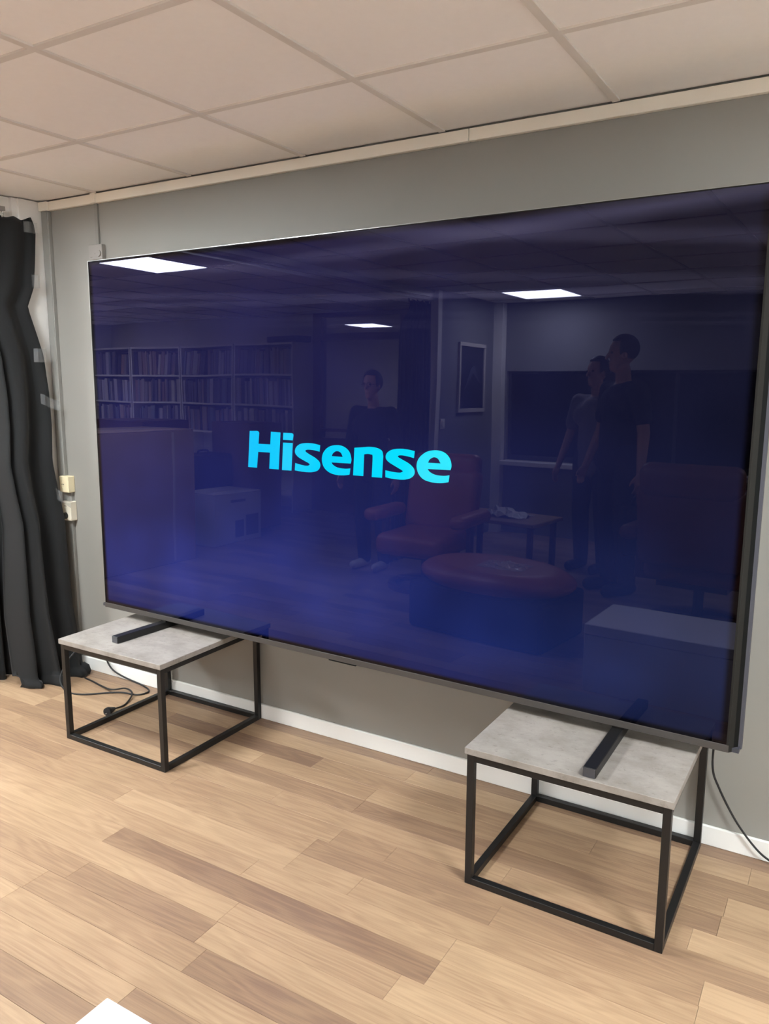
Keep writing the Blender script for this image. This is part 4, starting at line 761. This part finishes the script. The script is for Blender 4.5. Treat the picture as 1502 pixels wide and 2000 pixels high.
def person(label, loc, rz, h, top, pants, shoe, sleeve, head_turn=0.0, glasses=False, arms=((0.10, 0.03), (0.10, 0.03)), stride=0.0):
    t = thing('person', label, 'person', loc, rz); S = h/1.80
    def P(x, y, z): return Vector((x*S, y*S, z*S))
    sh, el, wr = 0.205, 0.0, 0.0
    hipz, knz, anz = 0.93, 0.50, 0.09; feet = []
    J = {}
    for s in (-1, 1):
        out_, fw_ = arms[0] if s < 0 else arms[1]
        J[s] = dict(sh=P(s*0.185, 0.0, 1.445), el=P(s*(0.20+out_*0.6), -0.02+fw_*0.3, 1.145), wr=P(s*(0.20+out_), fw_*1.6+0.01, 0.885), hip=P(s*0.095, 0, hipz), kn=P(s*0.105, 0.02+s*stride*0.5, knz), an=P(s*0.11, -0.03+s*stride, anz))
    head = P(0, 0.025, 1.685); R_ = Matrix.Rotation(head_turn, 4, 'Z')
    def hd(x, y, z): return head+(R_ @ Vector((x*S, y*S, z*S)))
    bm = bm_new()                                            # one continuous body
    cap(bm, P(0, 0, 0.98), P(0, 0.005, 1.18), 0.125*S, 0.12*S); cap(bm, P(0, 0.005, 1.18), P(0, 0, 1.38), 0.12*S, 0.125*S); cap(bm, P(-0.07, 0, 1.33), P(0.07, 0, 1.33), 0.115*S, 0.115*S)
    cap(bm, P(-0.15, -0.005, 1.43), P(0.15, -0.005, 1.43), 0.062*S, 0.062*S); cap(bm, P(0, -0.005, 1.44), hd(0, -0.01, -0.10), 0.058*S, 0.052*S)
    for s in (-1, 1):
        j = J[s]; cap(bm, j['sh'], j['el'], 0.052*S, 0.041*S); cap(bm, j['el'], j['wr'], 0.041*S, 0.027*S); hand(bm, j['wr'], (j['wr']-j['el']), s)
        cap(bm, j['hip'], j['kn'], 0.085*S, 0.056*S); cap(bm, j['kn'], j['an'], 0.055*S, 0.036*S); cap(bm, j['an']-Vector((0, 0, 0.05*S)), j['an']+Vector((0, 0.14*S, -0.055*S)), 0.034*S, 0.030*S)
    ball(bm, head+Vector((0, 0, 0.025*S)), 0.1*S, 0.76, 0.95, 0.98, 24, 16, R_); cap(bm, hd(0, 0.025, -0.02), hd(0, 0.05, -0.085), 0.062*S, 0.038*S)          # cranium, jaw
    cap(bm, hd(0, 0.092, 0.012), hd(0, 0.112, -0.022), 0.010*S, 0.014*S, 10); cap(bm, hd(-0.02, 0.083, -0.058), hd(0.02, 0.083, -0.058), 0.008*S, 0.008*S, 8)    # nose, mouth
    for s in (-1, 1): ball(bm, hd(s*0.078, 0.0, -0.005), 0.03*S, 0.35, 0.6, 1.0, 12, 8, R_)
    remesh('body', bm, 0.0085, m_skin, t, 5)
    for s in (-1, 1):
        bm = bm_new(); ball(bm, hd(s*0.032, 0.081, 0.014), 0.0125*S, 1, 0.6, 0.7, 12, 8); obj('eye', bm, mat('eye_dark', (28, 24, 22), 0.2), t, True)
    bm = bm_new(); ball(bm, hd(0, -0.012, 0.045), 0.1*S, 0.84, 0.99, 0.92, 24, 16, R_)
    fr_ = R_ @ Vector((0, 1, 0))
    kill = [v for v in bm.verts if ((v.co-head).dot(fr_) > 0.045*S and v.co.z < head.z+0.085*S) or v.co.z < head.z-0.035*S]
    bmesh.ops.delete(bm, geom=kill, context='VERTS'); ho = obj('hair', bm, m_hair, t, True); so_ = ho.modifiers.new('t', 'SOLIDIFY'); so_.thickness = 0.012; so_.offset = 0
    if glasses:
        bm = bm_new()
        for s in (-1, 1):
            ring = [hd(s*0.034+0.024*math.cos(a*math.pi/8), 0.1, 0.012+0.019*math.sin(a*math.pi/8)) for a in range(17)]; tube(bm, ring, 0.0022, 6); tube(bm, [hd(s*0.058, 0.1, 0.015), hd(s*0.08, 0.0, 0.012)], 0.002, 6)
        tube(bm, [hd(-0.010, 0.1, 0.016), hd(0.010, 0.1, 0.016)], 0.002, 6); obj('glasses', bm, m_black, t)
    g = 0.013                                                # clothes follow the body
    bm = bm_new(); cap(bm, P(0, 0, 0.93), P(0, 0.005, 1.18), 0.135*S+g, 0.128*S+g); cap(bm, P(0, 0.005, 1.18), P(0, 0, 1.36), 0.128*S+g, 0.13*S+g); cap(bm, P(-0.075, 0, 1.33), P(0.075, 0, 1.33), 0.12*S+g, 0.12*S+g); cap(bm, P(-0.15, -0.005, 1.43), P(0.15, -0.005, 1.43), 0.062*S+g, 0.062*S+g)
    for s in (-1, 1):
        j = J[s]
        if sleeve == 'long': cap(bm, j['sh'], j['el'], 0.056*S+g, 0.045*S+g); cap(bm, j['el'], j['wr'].lerp(j['el'], 0.06), 0.045*S+g, 0.034*S+g)
        else: cap(bm, j['sh'], j['sh'].lerp(j['el'], 0.66), 0.056*S+g, 0.054*S+g)
    remesh('shirt', bm, 0.012, top, t, 6)
    bm = bm_new(); cap(bm, P(-0.05, 0, 0.97), P(0.05, 0, 0.97), 0.125*S+g*0.6, 0.125*S+g*0.6)
    for s in (-1, 1): j = J[s]; cap(bm, j['hip'], j['kn'], 0.092*S+g*0.6, 0.066*S+g*0.6); cap(bm, j['kn'], j['an'], 0.066*S+g*0.6, 0.058*S+g*0.3)
    remesh('trousers', bm, 0.012, pants, t, 6)
    for s in (-1, 1):
        j = J[s]; bm = bm_new(); a = j['an']; cap(bm, Vector((a.x, a.y-0.03*S, 0.05*S)), Vector((a.x*1.08, a.y+0.16*S, 0.043*S)), 0.046*S, 0.042*S); cap(bm, Vector((a.x, a.y-0.01, 0.06*S)), Vector((a.x, a.y, 0.10*S)), 0.044*S, 0.044*S)
        so_ = remesh('shoe', bm, 0.010, shoe, t, 4)
        for v in so_.data.vertices: v.co.z = max(0.0, v.co.z)
        for v in so_.data.vertices: v.co.z = max(0.001, v.co.z)
    return t
c_black = mat('black_knit', (26, 27, 32), 0.85); mottle(c_black, 30, 0.15); c_tee = mat('black_tee', (24, 25, 30), 0.85); mottle(c_tee, 30, 0.15); c_grey = mat('grey_tee', (128, 124, 134), 0.85); mottle(c_grey, 30, 0.1)
c_jean = mat('dark_jeans', (30, 34, 48), 0.8); mottle(c_jean, 40, 0.2); c_wshoe = mat('white_shoe', (225, 222, 216), 0.5); mottle(c_wshoe, 20, 0.03); c_bshoe = mat('black_shoe', (22, 22, 24), 0.5); mottle(c_bshoe, 20, 0.1)
person('person in glasses and a dark sweater standing by the far curtain', (-2.03, -3.40, 0), 0.0, 1.62, c_black, c_jean, c_wshoe, 'long', 0.0, True)
person('tall person in a black t-shirt holding a black bag, beside the brown recliner', (-0.11, -3.82, 0), 0.70, 1.88, c_tee, c_jean, c_bshoe, 'short', 0.35, False, ((0.09, 0.05), (0.06, 0.0)))
person('person in a grey t-shirt half hidden behind the tall one', (-0.50, -4.42, 0), 0.25, 1.76, c_grey, c_jean, c_bshoe, 'short', 0.3, False, ((0.10, 0.05), (0.05, 0.0)))
bgp = thing('tote_bag', 'black bag hanging from the tall person\'s hand', 'bag', (0.115, -3.615, 0.345), 0.70)
bm = bm_new(); bx(bm, -0.05, 0.05, -0.16, 0.16, 0, 0.36, bevel=0.03, seg=3); obj('body', bm, m_rubber, bgp, True)
for s in (-1, 1):
    bm = bm_new(); tube(bm, [(s*0.03, -0.07, 0.35), (s*0.012, -0.03, 0.44), (s*0.012, 0.03, 0.44), (s*0.03, 0.07, 0.35)], 0.008, 8, smooth=6); obj('handle', bm, m_rubber, bgp, True)
